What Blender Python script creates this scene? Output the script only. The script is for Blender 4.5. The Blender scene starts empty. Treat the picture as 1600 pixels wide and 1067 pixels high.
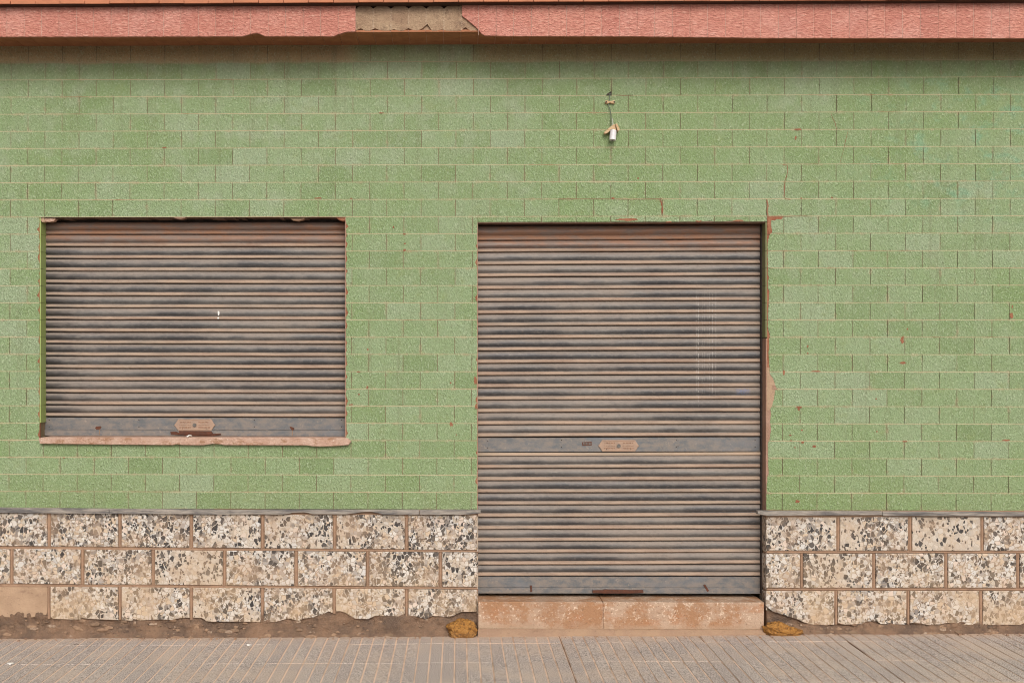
import bpy, bmesh, math, random
from mathutils import Vector, Matrix, noise as mnoise
from math import radians, sin, cos, tan, pi
random.seed(7)
SC = bpy.context.scene
COL = SC.collection

# ------------------------------------------------------------------ camera
D, FPX, HOR, YAW = 6.5, 1745.0, 565.0, radians(0.8)
CZ = 1.587
CX = 715 - FPX * tan(YAW)
cam = bpy.data.cameras.new('camera'); camo = bpy.data.objects.new('camera', cam); COL.objects.link(camo)
camo.location = (0, -D, CZ); camo.rotation_euler = (radians(90), 0, YAW)
cam.sensor_width = 36; cam.sensor_fit = 'HORIZONTAL'; cam.lens = 36 * FPX / 1600
cam.shift_x = (800 - CX) / 1600; cam.shift_y = (HOR - 533.5) / 1600
cam.clip_end = 500
SC.camera = camo

# ------------------------------------------------------------------ sky, sun, exposure
SUN_DIR = Vector((0.14, -0.86, 0.66)).normalized()
world = bpy.data.worlds.new('World'); SC.world = world; world.use_nodes = True
wt = world.node_tree; wt.nodes.clear()
sky = wt.nodes.new('ShaderNodeTexSky'); sky.sky_type = 'NISHITA'; sky.sun_disc = False
sky.sun_elevation = math.asin(SUN_DIR.z); sky.sun_rotation = math.atan2(SUN_DIR.x, SUN_DIR.y)
sky.dust_density = 4.0; sky.air_density = 1.0
hs = wt.nodes.new('ShaderNodeHueSaturation'); hs.inputs['Saturation'].default_value = 0.22
bg = wt.nodes.new('ShaderNodeBackground'); bg.inputs['Strength'].default_value = 0.15
wo = wt.nodes.new('ShaderNodeOutputWorld')
wt.links.new(sky.outputs[0], hs.inputs['Color']); wt.links.new(hs.outputs[0], bg.inputs[0]); wt.links.new(bg.outputs[0], wo.inputs[0])
sun = bpy.data.lights.new('sun', 'SUN'); sun.energy = 1.1; sun.angle = radians(28); sun.color = (1.0, 0.95, 0.87)
suno = bpy.data.objects.new('sun', sun); COL.objects.link(suno)
suno.rotation_euler = (-SUN_DIR).to_track_quat('-Z', 'Y').to_euler(); suno.location = (-3, -8, 9)
SC.view_settings.view_transform = 'Standard'; SC.view_settings.look = 'None'
SC.view_settings.exposure = 0.07; SC.view_settings.gamma = 1.0

SC.render.engine = 'CYCLES'; SC.cycles.use_denoising = True; SC.cycles.denoising_prefilter = 'ACCURATE'; SC.cycles.filter_width = 1.0

# ------------------------------------------------------------------ helpers
_F = (-sin(YAW), cos(YAW)); _R = (cos(YAW), sin(YAW))
def W(px, py, y=0.0):
    """photo pixel -> point (x, z) on the plane at depth y parallel to the wall"""
    a = (px - CX) / FPX
    dx, dy = _F[0] + _R[0] * a, _F[1] + _R[1] * a
    t = (y + D) / dy
    return dx * t, CZ + (HOR - py) / FPX * t
def WX(px, y=0.0): return W(px, 565, y)[0]
def WZ(py, px=715, y=0.0): return W(px, py, y)[1]
def lerp(a, b, t): return a + (b - a) * t
def pw(tbl, v):
    if v <= tbl[0][0]: return tbl[0][1]
    for (a, fa), (b, fb) in zip(tbl, tbl[1:]):
        if v <= b: return lerp(fa, fb, (v - a) / (b - a))
    return tbl[-1][1]

class MB:
    def __init__(s): s.v = []; s.f = []; s.m = []
    def add(s, vs, fs, m=0):
        o = len(s.v); s.v += [tuple(v) for v in vs]
        s.f += [tuple(i + o for i in f) for f in fs]; s.m += [m] * len(fs)
    def box(s, x0, x1, y0, y1, z0, z1, m=0):
        s.add([(x0,y0,z0),(x1,y0,z0),(x1,y1,z0),(x0,y1,z0),(x0,y0,z1),(x1,y0,z1),(x1,y1,z1),(x0,y1,z1)],
              [(0,3,2,1),(4,5,6,7),(0,1,5,4),(1,2,6,5),(2,3,7,6),(3,0,4,7)], m)
    def bbox(s, x0, x1, z0, z1, yf, yb, b, m=0):
        """box whose front (-y) edges are bevelled"""
        s.add([(x0+b,yf,z0+b),(x1-b,yf,z0+b),(x1-b,yf,z1-b),(x0+b,yf,z1-b),
               (x0,yf+b,z0),(x1,yf+b,z0),(x1,yf+b,z1),(x0,yf+b,z1),
               (x0,yb,z0),(x1,yb,z0),(x1,yb,z1),(x0,yb,z1)],
              [(0,1,2,3),(0,4,5,1),(1,5,6,2),(2,6,7,3),(3,7,4,0),
               (4,8,9,5),(5,9,10,6),(6,10,11,7),(7,11,8,4),(8,11,10,9)], m)
    def prism(s, poly, yf, yb, b=0.0, m=0):
        """polygon (x,z) pushed from yf (front) to yb, front edge softened by b"""
        n = len(poly)
        ar = sum(poly[i][0]*poly[(i+1)%n][1] - poly[(i+1)%n][0]*poly[i][1] for i in range(n))
        if ar < 0: poly = poly[::-1]
        cx = sum(p[0] for p in poly)/n; cz = sum(p[1] for p in poly)/n
        sg = lambda d: max(-1, min(1, d/0.004))
        fr = [(x - sg(x-cx)*b, yf, z - sg(z-cz)*b) for x, z in poly]
        if b > 0:
            vs = fr + [(x, yf+b, z) for x, z in poly] + [(x, yb, z) for x, z in poly]
            fs = [tuple(range(n))] + [(i, n+i, n+(i+1)%n, (i+1)%n) for i in range(n)] \
               + [(n+i, 2*n+i, 2*n+(i+1)%n, n+(i+1)%n) for i in range(n)] + [tuple(range(3*n-1, 2*n-1, -1))]
        else:
            vs = fr + [(x, yb, z) for x, z in poly]
            fs = [tuple(range(n))] + [(i, n+i, n+(i+1)%n, (i+1)%n) for i in range(n)] + [tuple(range(2*n-1, n-1, -1))]
        s.add(vs, fs, m)
    def tube(s, pts, r, n=8, m=0, caps=True):
        pts = [Vector(p) for p in pts]; o = len(s.v); k = len(pts)
        for i, p in enumerate(pts):
            d = (pts[min(i+1, k-1)] - pts[max(i-1, 0)]).normalized()
            a = d.orthogonal().normalized() if i == 0 else (a - d*a.dot(d)).normalized()
            c = d.cross(a); rr = r[i] if isinstance(r, (list, tuple)) else r
            s.v += [tuple(p + (a*cos(2*pi*j/n) + c*sin(2*pi*j/n))*rr) for j in range(n)]
        for i in range(k-1):
            for j in range(n):
                s.f.append((o+i*n+j, o+i*n+(j+1)%n, o+(i+1)*n+(j+1)%n, o+(i+1)*n+j)); s.m.append(m)
        if caps:
            s.f.append(tuple(o+j for j in range(n))[::-1]); s.m.append(m)
            s.f.append(tuple(o+(k-1)*n+j for j in range(n))); s.m.append(m)
    def mesh(s, name, mats, smooth=None, recalc=True):
        me = bpy.data.meshes.new(name); me.from_pydata(s.v, [], s.f)
        for m in (mats if isinstance(mats, (list, tuple)) else [mats]): me.materials.append(m)
        me.polygons.foreach_set('material_index', s.m)
        if recalc:
            bm = bmesh.new(); bm.from_mesh(me); bmesh.ops.recalc_face_normals(bm, faces=bm.faces); bm.to_mesh(me); bm.free()
        if smooth is not None:
            me.shade_smooth(); me.set_sharp_from_angle(angle=radians(smooth))
        return me
    def build(s, name, mats, parent=None, smooth=None, recalc=True):
        return link(name, s.mesh(name, mats, smooth, recalc), parent)
def link(name, data, parent=None, loc=None, rot=None, scale=None):
    o = bpy.data.objects.new(name, data); COL.objects.link(o)
    if parent: o.parent = parent
    if loc: o.location = loc
    if rot: o.rotation_euler = rot
    if scale: o.scale = scale
    return o
def tag(o, label=None, cat=None, group=None, kind=None):
    if label: o['label'] = label
    if cat: o['category'] = cat
    if group: o['group'] = group
    if kind: o['kind'] = kind
    return o

# ------------------------------------------------------------------ material helpers
class T:
    def __init__(s, name, rough=0.7, spec=0.3):
        s.mat = bpy.data.materials.new(name); s.mat.use_nodes = True
        s.t = s.mat.node_tree; s.b = s.t.nodes['Principled BSDF']
        s.b.inputs['Roughness'].default_value = rough; s.b.inputs['Specular IOR Level'].default_value = spec
        g = s.t.nodes.new('ShaderNodeNewGeometry'); s.pos = g.outputs['Position']; s.geo = g
        oi = s.t.nodes.new('ShaderNodeObjectInfo')
        s.rnd = s.m('FRACT', s.m('ADD', oi.outputs['Random'], g.outputs['Random Per Island']))
        sp = s.n('ShaderNodeSeparateXYZ', {0: s.pos}); s.x, s.y, s.z = sp.outputs
    def n(s, typ, ins={}, **props):
        nd = s.t.nodes.new(typ)
        for k, v in props.items(): setattr(nd, k, v)
        for k, v in ins.items():
            if isinstance(v, bpy.types.NodeSocket): s.t.links.new(v, nd.inputs[k])
            else: nd.inputs[k].default_value = v
        return nd
    def m(s, op, a, b=0.0, c=0.0, clamp=False):
        return s.n('ShaderNodeMath', {0: a, 1: b, 2: c}, operation=op, use_clamp=clamp).outputs[0]
    def ss(s, v, a, b, o0=0.0, o1=1.0):
        return s.n('ShaderNodeMapRange', {'Value': v, 'From Min': a, 'From Max': b, 'To Min': o0, 'To Max': o1}, interpolation_type='SMOOTHSTEP').outputs[0]
    def band(s, v, a, b, e):
        return s.m('MULTIPLY', s.ss(v, a-e, a+e), s.ss(v, b-e, b+e, 1.0, 0.0))
    def mul(s, *a):
        r = a[0]
        for q in a[1:]: r = s.m('MULTIPLY', r, q)
        return r
    def mix(s, f, a, b, mode='MIX'):
        c = lambda v: v if isinstance(v, bpy.types.NodeSocket) else (*v, 1.0)
        return s.n('ShaderNodeMix', {0: f, 6: c(a), 7: c(b)}, data_type='RGBA', blend_type=mode).outputs[2]
    def vec(s, sx=1, sy=1, sz=1, off=None, src=None):
        d = {0: src or s.pos, 3: (sx, sy, sz)}
        if off is not None: d[1] = off
        return s.n('ShaderNodeMapping', d).outputs[0]
    def noise(s, scale, detail=3.0, rough=0.55, vec=None, dist=0.0):
        return s.n('ShaderNodeTexNoise', {'Vector': vec or s.pos, 'Scale': scale, 'Detail': detail, 'Roughness': rough, 'Distortion': dist}).outputs['Fac']
    def vor(s, scale, vec=None, feature='F1'):
        return s.n('ShaderNodeTexVoronoi', {'Vector': vec or s.pos, 'Scale': scale}, feature=feature)
    def ramp(s, f, stops, interp='LINEAR'):
        nd = s.n('ShaderNodeValToRGB', {0: f}); e = nd.color_ramp; e.interpolation = interp
        while len(e.elements) < len(stops): e.elements.new(0.5)
        for el, (p, c) in zip(e.elements, stops):
            el.position = p; el.color = (*c, 1.0)
        return nd.outputs[0]
    def col(s, c): 
        if isinstance(c, bpy.types.NodeSocket): s.t.links.new(c, s.b.inputs['Base Color'])
        else: s.b.inputs['Base Color'].default_value = (*c, 1)
    def set(s, k, v):
        if isinstance(v, bpy.types.NodeSocket): s.t.links.new(v, s.b.inputs[k])
        else: s.b.inputs[k].default_value = v
    def bump(s, h, strength=0.5, dist=0.003, prev=None):
        d = {'Height': h, 'Strength': strength, 'Distance': dist}
        if prev: d['Normal'] = prev
        o = s.n('ShaderNodeBump', d).outputs[0]
        s.set('Normal', o); return o

# ------------------------------------------------------------------ measured layout
PT, PR = 0.20035, 0.1002                     # tile pitch
COL0 = -2.6119                               # a joint of the first row
def row_z(k, x): return 3.3336 + 0.1002 - PR * k - 0.00045 * (x + 2.6)     # top line of row k (0 = under the cornice)
XL, XR = -4.05, 4.65                         # built extent of the front
WIN = (WX(62), WX(540), WZ(686.5, 300), WZ(338.5, 300))
DOR = (WX(746), WX(1198), WZ(1000), WZ(347, 950))
Z_SOF = WZ(70)                               # soffit / wall junction
Z_CAP = WZ(796)
REC = 0.10                                   # depth of the shutters
PSOF = 0.25                                  # projection of the cornice
def ground_z(x): return lerp(WZ(994.5, 0), WZ(986, 1600), (x - WX(0)) / (WX(1600) - WX(0)))

# ------------------------------------------------------------------ materials
def m_tile():
    t = T('green_glazed_tile', 0.5, 0.35)
    base = t.ramp(t.rnd, [(0.0,(0.205,0.283,0.122)),(0.14,(0.228,0.308,0.140)),(0.5,(0.246,0.328,0.156)),(0.8,(0.264,0.342,0.177)),(0.93,(0.290,0.358,0.210)),(1.0,(0.218,0.298,0.128))])
    big = t.noise(0.9, 3.0); mid = t.noise(7.0, 5.0, 0.65)
    hi = t.ss(t.z, 0.7, 3.2)
    f = t.m('MULTIPLY', t.ss(mid, 0.42, 0.72), t.m('ADD', t.m('MULTIPLY', hi, 0.5), 0.12))
    c = t.mix(f, base, (0.345,0.385,0.265))
    c = t.mix(t.m('MULTIPLY', t.ss(big, 0.47, 0.62), 0.45), c, (0.200,0.290,0.100))
    olive = t.mul(t.ss(t.noise(11.0, 3.0, 0.6, t.vec(1,1,1,(3.1,0,7.7))), 0.55, 0.75), 0.4)
    c = t.mix(olive, c, (0.25,0.30,0.11))
    teal = t.mul(t.ss(t.x, 2.0, 3.0), t.band(t.z, 2.45, 3.22, 0.15), t.ss(t.noise(9.0, 4.0, 0.6, t.vec(1,1,1.2,(1.7,0,2.3))), 0.5, 0.68), 0.75)
    c = t.mix(teal, c, (0.19,0.355,0.215))
    # brown soiling of the course below the cornice, clean where the fascia fell off
    wob = t.m('MULTIPLY', t.m('SUBTRACT', t.noise(5.0, 4.0), 0.5), 0.05)
    zz = t.m('ADD', t.z, wob)
    gap = t.band(t.m('ADD', t.x, t.m('MULTIPLY', wob, 3.0)), WX(552), WX(748), 0.06)
    lf = t.ss(t.x, WX(500), WX(900), 0.86, 0.62)
    soil = t.mul(t.ss(zz, 3.315, 3.345), t.m('SUBTRACT', 1.0, t.m('MULTIPLY', gap, 0.85)), lf)
    c = t.mix(soil, c, (0.45,0.285,0.145))
    # pinkish cement smeared along the joints
    rc = t.m('DIVIDE', t.m('SUBTRACT', 3.4338, t.m('ADD', t.z, t.m('MULTIPLY', t.m('ADD', t.x, 2.6), 0.00045))), PR)
    k = t.m('FLOOR', rc); fz = t.m('SUBTRACT', rc, k)
    dz = t.m('MINIMUM', fz, t.m('SUBTRACT', 1.0, fz))
    par = t.m('FRACT', t.m('MULTIPLY', k, 0.5))
    fx = t.m('FRACT', t.m('ADD', t.m('DIVIDE', t.m('ADD', t.m('SUBTRACT', t.x, COL0), t.m('MULTIPLY', k, 0.00055)), PT), t.m('SUBTRACT', 0.5, par)))
    dx = t.m('MULTIPLY', t.m('MINIMUM', fx, t.m('SUBTRACT', 1.0, fx)), 2.0)
    dj = t.m('MINIMUM', dz, dx)
    sm = t.noise(13.0, 5.0, 0.7, t.vec(1,1,1,(6,0,3)))
    c = t.mix(t.mul(t.ss(dj, 0.15, 0.02), t.ss(sm, 0.50, 0.66), 0.6), c, (0.40,0.31,0.185))
    c = t.mix(t.mul(t.ss(dj, 0.07, 0.01), 0.22), c, (0.42,0.37,0.22))
    # rain streaks and grime
    stk = t.noise(2.0, 5.0, 0.65, t.vec(9.0,1.0,0.55,(0.3,0,0)))
    c = t.mix(t.mul(t.ss(stk, 0.52, 0.72), t.ss(t.noise(1.3, 3.0), 0.35, 0.6), 0.38), c, (0.17,0.18,0.09))
    c = t.mix(t.mul(t.ss(t.z, 1.0, 0.74), t.ss(t.noise(3.0, 4.0, 0.6), 0.3, 0.6), 0.25), c, (0.23,0.25,0.11))
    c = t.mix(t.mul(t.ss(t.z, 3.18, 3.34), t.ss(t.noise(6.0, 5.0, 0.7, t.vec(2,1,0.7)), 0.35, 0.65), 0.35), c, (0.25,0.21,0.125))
    # moulded relief of short slanting strokes, shading painted in: pale crests, dark hollows
    fine = t.noise(120.0, 2.0, 0.6)
    rv = t.n('ShaderNodeMapping', {0: t.pos, 2: (0, radians(32), 0), 3: (1.45, 1.0, 0.85)}).outputs[0]
    st = t.noise(82.0, 2.0, 0.5, rv, 0.8)
    h = t.m('ADD', t.m('MULTIPLY', fine, 0.30), t.m('MULTIPLY', st, 0.90))
    c = t.mix(t.m('MULTIPLY', t.ss(h, 0.58, 0.40), 0.42), c, (0.15,0.18,0.075))
    c = t.mix(t.m('MULTIPLY', t.ss(h, 0.62, 0.80), 0.50), c, (0.44,0.49,0.33))
    t.col(c); t.set('Roughness', t.ss(mid, 0.3, 0.7, 0.42, 0.68))
    t.bump(h, 1.0, 0.012)
    return t.mat
def m_plain(name, c1, c2, scale, rough=0.85, bump=0.3, bs=None, bd=0.004, detail=5.0, spec=0.2, vec=None):
    t = T(name, rough, spec)
    v = t.vec(*vec) if vec else t.pos
    n = t.noise(scale, detail, 0.62, v)
    t.col(t.mix(t.ss(n, 0.32, 0.68), c1, c2))
    t.bump(t.noise(bs or scale*4, 4.0, 0.6, v), bump, bd)
    return t.mat
def m_grout():
    t = T('tile_grout', 0.9, 0.1)
    n = t.noise(6.0, 5.0, 0.7)
    c = t.mix(t.ss(n, 0.35, 0.7), (0.54,0.48,0.31), (0.50,0.36,0.23))
    c = t.mix(t.ss(t.noise(3.0, 4.0, 0.7, t.vec(1,1,1,(5,0,1))), 0.55, 0.68), c, (0.34,0.17,0.09))
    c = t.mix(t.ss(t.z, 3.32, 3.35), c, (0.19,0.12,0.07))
    t.col(c); t.bump(t.noise(200.0, 3.0), 0.4, 0.003)
    return t.mat
def m_fascia():
    t = T('red_textured_tile', 0.55, 0.3)
    base = t.ramp(t.rnd, [(0.0,(0.48,0.185,0.135)),(0.5,(0.52,0.207,0.15)),(1.0,(0.545,0.228,0.165))])
    c = t.mix(t.m('MULTIPLY', t.ss(t.noise(6.0, 4.0), 0.45, 0.7), 0.5), base, (0.60,0.30,0.24))
    h = t.noise(58.0, 3.0, 0.55, t.vec(0.75,1.0,1.8), 0.5)
    c = t.mix(t.m('MULTIPLY', t.ss(h, 0.55, 0.35), 0.5), c, (0.36,0.11,0.08))
    c = t.mix(t.m('MULTIPLY', t.ss(h, 0.56, 0.74), 0.5), c, (0.72,0.42,0.33))
    t.col(c); t.bump(h, 1.0, 0.010)
    return t.mat
def m_terrazzo():
    t = T('terrazzo', 0.55, 0.35)
    off = t.n('ShaderNodeCombineXYZ', {0: t.m('MULTIPLY', t.rnd, 37.0), 1: t.m('MULTIPLY', t.rnd, 11.0), 2: t.m('MULTIPLY', t.rnd, 53.0)}).outputs[0]
    v0 = t.n('ShaderNodeVectorMath', {0: t.pos, 1: off}, operation='ADD').outputs[0]
    dn = t.n('ShaderNodeTexNoise', {'Vector': v0, 'Scale': 28.0, 'Detail': 2.0}).outputs['Color']
    dv = t.n('ShaderNodeVectorMath', {0: dn, 1: (0.5,0.5,0.5)}, operation='SUBTRACT').outputs[0]
    dv = t.n('ShaderNodeVectorMath', {0: dv, 'Scale': 0.022}, operation='SCALE').outputs[0]
    v = t.n('ShaderNodeVectorMath', {0: v0, 1: dv}, operation='ADD').outputs[0]
    def stones(scale, vv):
        a = t.vor(scale, vv); e = t.vor(scale, vv, 'DISTANCE_TO_EDGE')
        r = t.n('ShaderNodeSeparateColor', {0: a.outputs['Color']}).outputs
        return r, e.outputs['Distance']
    r1, e1 = stones(42.0, v)
    pal = [(0.0,(0.60,0.575,0.545)),(0.16,(0.62,0.565,0.505)),(0.34,(0.68,0.635,0.58)),(0.48,(0.47,0.44,0.41)),(0.60,(0.58,0.44,0.31)),(0.69,(0.66,0.53,0.44)),(0.79,(0.33,0.295,0.27)),(0.89,(0.16,0.142,0.132))]
    c1 = t.ramp(r1[0], pal, 'CONSTANT')
    c1 = t.mix(t.m('MULTIPLY', t.noise(60.0, 3.0, 0.6, v0), 0.35), c1, (0.48,0.41,0.34))
    r2, e2 = stones(80.0, v)
    c2 = t.ramp(r2[0], [(0.0,(0.52,0.46,0.385)),(0.4,(0.64,0.60,0.55)),(0.66,(0.42,0.31,0.21)),(0.80,(0.13,0.115,0.105))], 'CONSTANT')
    matrix = t.mix(t.noise(9.0, 3.0, 0.6, v0), (0.40,0.30,0.20), (0.50,0.44,0.37))
    c2 = t.mix(t.ss(e2, 0.02, 0.14), matrix, c2)
    sel = t.ss(r1[1], 0.26, 0.28)
    m1 = t.mul(t.ss(e1, 0.045, 0.09), sel)
    edge = t.mul(t.ss(e1, 0.085, 0.02), sel)
    c = t.mix(m1, c2, c1)
    c = t.mix(t.m('MULTIPLY', edge, 0.75), c, (0.20,0.15,0.11))
    # lime skin that hides part of the pebbles
    sk = t.noise(4.5, 4.0, 0.6, v0)
    skin = t.mul(t.ss(t.m('ADD', sk, t.m('MULTIPLY', t.m('SUBTRACT', t.rnd, 0.62), 0.55)), 0.50, 0.64), 0.70)
    c = t.mix(skin, c, t.mix(t.noise(22.0, 4.0, 0.6, v0), (0.50,0.385,0.275), (0.56,0.485,0.41)))
    # sharp dark chips
    vd = t.n('ShaderNodeVectorMath', {0: v0, 1: (9.3,2.2,4.7)}, operation='ADD').outputs[0]
    vd = t.n('ShaderNodeMapping', {0: vd, 2: (0.3,0.5,0.2), 3: (1.25,1.0,0.9)}).outputs[0]
    thr = t.m('ADD', 0.15, t.m('MULTIPLY', t.m('FRACT', t.m('MULTIPLY', t.rnd, 7.13)), 0.20))
    r3, e3 = stones(37.0, vd)
    dark = t.mul(t.m('LESS_THAN', r3[0], thr), t.ss(e3, 0.06, 0.085))
    c = t.mix(dark, c, t.ramp(r3[1], [(0.0,(0.028,0.026,0.027)),(0.5,(0.05,0.044,0.042)),(0.8,(0.10,0.085,0.075))]))
    r4, e4 = stones(66.0, vd)
    dark2 = t.mul(t.m('LESS_THAN', r4[0], t.m('MULTIPLY', thr, 0.7)), t.ss(e4, 0.07, 0.10))
    c = t.mix(dark2, c, (0.048,0.042,0.04))
    c = t.mix(t.mul(t.ss(t.noise(7.0, 5.0, 0.65, t.vec(1,1,1,(7,0,5))), 0.42, 0.66), 0.50), c, (0.43,0.285,0.18))
    c = t.mix(t.mul(t.ss(t.z, 0.62, 0.70), t.ss(t.noise(9.0, 4.0), 0.4, 0.65), 0.5), c, (0.15,0.105,0.075))
    # earth stain rising from the ground
    g = t.mul(t.ss(t.noise(4.0, 4.0, 0.6), 0.35, 0.7), t.ss(t.z, 0.60, 0.08, 0.03, 0.62))
    c = t.mix(g, c, (0.50,0.345,0.205))
    t.col(c)
    hgt = t.m('ADD', t.m('MULTIPLY', m1, 0.5), t.m('MULTIPLY', t.noise(220.0, 3.0), 0.5))
    t.bump(hgt, 0.5, 0.004); t.set('Roughness', t.ss(t.noise(20.0), 0.3, 0.7, 0.45, 0.8))
    return t.mat
def m_shutter(top_z, left_x, name, door):
    t = T(name, 0.5, 0.4)
    nrm = t.n('ShaderNodeSeparateXYZ', {0: t.geo.outputs['True Normal'] if False else t.geo.outputs['Normal']}).outputs[2]
    long_ = t.noise(2.2, 5.0, 0.65, t.vec(1.0,1.0,9.0))
    blot = t.noise(14.0, 5.0, 0.65, t.vec(0.6,1.0,2.0))
    fine = t.noise(90.0, 3.0, 0.6, t.vec(0.5,1,1))
    steel = t.mix(t.ss(blot, 0.3, 0.7), (0.10,0.096,0.096), (0.17,0.16,0.152))
    steel = t.mix(t.mul(t.ss(t.rnd, 0.0, 1.0), 0.3), steel, (0.24,0.21,0.18))
    steel = t.mix(t.mul(t.ss(long_, 0.52, 0.68), 0.55), steel, (0.06,0.058,0.06))
    dustc = t.mix(t.ss(t.noise(5.0, 4.0, 0.6, t.vec(0.4,1,3)), 0.35, 0.65), (0.32,0.21,0.148), (0.29,0.22,0.168))
    wear = t.m('MULTIPLY', t.m('SUBTRACT', t.m('ADD', blot, long_), 1.0), 0.9)
    patch = t.noise(1.7, 4.0, 0.6, t.vec(0.8,1.0,1.3,(2.2,0,1.1)))
    steel = t.mix(t.mul(t.ss(patch, 0.45, 0.62), 0.75), steel, (0.055,0.052,0.055))
    steel = t.mix(t.mul(t.ss(patch, 0.48, 0.34), 0.55), steel, (0.235,0.195,0.165))
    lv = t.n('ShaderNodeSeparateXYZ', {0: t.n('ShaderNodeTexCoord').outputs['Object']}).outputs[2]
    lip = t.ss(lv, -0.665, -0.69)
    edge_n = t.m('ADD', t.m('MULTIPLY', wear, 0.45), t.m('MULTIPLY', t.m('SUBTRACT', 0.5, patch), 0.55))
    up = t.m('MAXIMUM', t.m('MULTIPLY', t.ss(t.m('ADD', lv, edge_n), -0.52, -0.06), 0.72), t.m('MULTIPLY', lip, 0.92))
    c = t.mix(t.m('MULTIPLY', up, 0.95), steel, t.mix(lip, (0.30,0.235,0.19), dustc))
    c = t.mix(t.mul(lip, t.ss(t.noise(9.0, 4.0, 0.6, t.vec(0.5,1,4,(1,0,1))), 0.4, 0.6), 0.5), c, (0.44,0.31,0.22))
    c = t.mix(t.mul(t.ss(fine, 0.5, 0.72), 0.18), c, (0.36,0.30,0.25))
    c = t.mix(t.mul(t.ss(fine, 0.46, 0.30), 0.22), c, (0.07,0.06,0.055))
    # red-brown dust lying on the slats nearest the lintel
    topm = t.mul(t.ss(t.m('ADD', t.z, t.m('MULTIPLY', t.m('SUBTRACT', long_, 0.5), 0.10)), top_z-0.19, top_z-0.09), 0.85)
    c = t.mix(topm, c, t.mix(t.ss(blot, 0.4, 0.6), (0.26,0.125,0.07), (0.20,0.13,0.10)))
    if not door:   # black soot at the left ends of the slats
        so = t.mul(t.ss(t.m('ADD', t.x, t.m('MULTIPLY', t.m('SUBTRACT', blot, 0.5), 0.35)), left_x+0.28, left_x+0.03), t.ss(nrm, 0.55, 0.1), t.ss(t.z, top_z-0.05, top_z-0.25), 0.8)
        c = t.mix(so, c, (0.035,0.03,0.03))
    else:          # dried white drips and a blue smear
        x0, x1 = WX(1084, REC), WX(1122, REC)
        ln = t.n('ShaderNodeTexNoise', {'W': t.m('MULTIPLY', t.x, 230.0), 'Scale': 1.0, 'Detail': 1.0}, noise_dimensions='1D').outputs['Fac']
        dr = t.mul(t.band(t.x, x0, x1, 0.004), t.ss(ln, 0.60, 0.68), t.band(t.m('ADD', t.z, t.m('MULTIPLY', ln, 0.5)), WZ(600)+0.28, WZ(436)+0.26, 0.04), t.ss(t.noise(60.0, 3.0), 0.38, 0.55), 0.45)
        c = t.mix(dr, c, (0.62,0.58,0.52))
        bl = t.mul(t.band(t.x, WX(1150, REC), WX(1170, REC), 0.012), t.band(t.z, WZ(617), WZ(608), 0.006), t.ss(t.noise(120.0, 2.0), 0.4, 0.5), 0.35)
        c = t.mix(bl, c, (0.10,0.17,0.36))
    rust = t.mul(t.ss(t.noise(22.0, 5.0, 0.7, t.vec(0.7,1,1,(4,0,9))), 0.66, 0.74), 0.55)
    c = t.mix(rust, c, (0.20,0.085,0.04))
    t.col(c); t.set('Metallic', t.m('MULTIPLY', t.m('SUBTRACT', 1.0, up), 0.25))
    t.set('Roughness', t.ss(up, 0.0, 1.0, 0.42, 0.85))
    t.bump(t.noise(60.0, 4.0, 0.6, t.vec(0.4,1,1.5)), 0.25, 0.004)
    return t.mat
def m_rail(name):
    t = T(name, 0.5, 0.4)
    n = t.noise(26.0, 6.0, 0.75, t.vec(0.7,1,1.3)); n2 = t.noise(3.0, 4.0, 0.6, t.vec(1,1,2,(3,0,3)))
    c = t.mix(t.ss(n, 0.35, 0.65), (0.135,0.137,0.14), (0.24,0.20,0.17))
    c = t.mix(t.mul(t.ss(n2, 0.52, 0.68), 0.45), c, (0.16,0.175,0.195))
    c = t.mix(t.mul(t.ss(t.noise(40.0, 4.0, 0.7), 0.6, 0.72), 0.5), c, (0.40,0.31,0.24))
    c = t.mix(t.mul(t.ss(t.noise(26.0, 5.0, 0.7, t.vec(1,1,1,(8,0,2))), 0.64, 0.72), 0.6), c, (0.10,0.085,0.08))
    t.col(c); t.set('Metallic', 0.25); t.set('Roughness', t.ss(n, 0.3, 0.7, 0.4, 0.7))
    t.bump(t.noise(50.0, 4.0), 0.2, 0.004)
    return t.mat
def m_step():
    t = T('salmon_artificial_stone', 0.7, 0.25)
    n = t.noise(7.0, 6.0, 0.7)
    c = t.mix(t.ss(n, 0.40, 0.60), (0.36,0.19,0.10), (0.46,0.32,0.225))
    c = t.mix(t.mul(t.ss(t.noise(9.0, 4.0, 0.6, t.vec(1,1,2,(2,0,5))), 0.5, 0.7), 0.6), c, (0.39,0.175,0.08))
    sp = t.mul(t.ss(t.noise(72.0, 3.0, 0.6), 0.585, 0.63), t.ss(t.z, 0.06, 0.11), t.ss(n, 0.32, 0.52), 0.8)
    c = t.mix(sp, c, (0.68,0.52,0.39))
    c = t.mix(t.mul(t.ss(t.noise(60.0, 5.0, 0.75, t.vec(1,1,1,(3,1,2))), 0.55, 0.64), 0.7), c, (0.18,0.10,0.06))
    c = t.mix(t.mul(t.ss(t.noise(3.2, 5.0, 0.65, t.vec(1,1,1.4,(9,1,2))), 0.5, 0.66), 0.5), c, (0.33,0.21,0.14))
    c = t.mix(t.mul(t.ss(t.noise(45.0, 5.0, 0.7, t.vec(1,1,2.5)), 0.62, 0.72), t.ss(t.z, 0.10, 0.16), 0.5), c, (0.24,0.15,0.10))
    c = t.mix(t.mul(t.ss(t.z, 0.085, 0.05), t.ss(t.noise(8.0, 4.0), 0.3, 0.6), 0.7), c, (0.40,0.28,0.19))
    t.col(c); t.bump(t.noise(80.0, 5.0, 0.7), 0.7, 0.008)
    return t.mat
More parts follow.
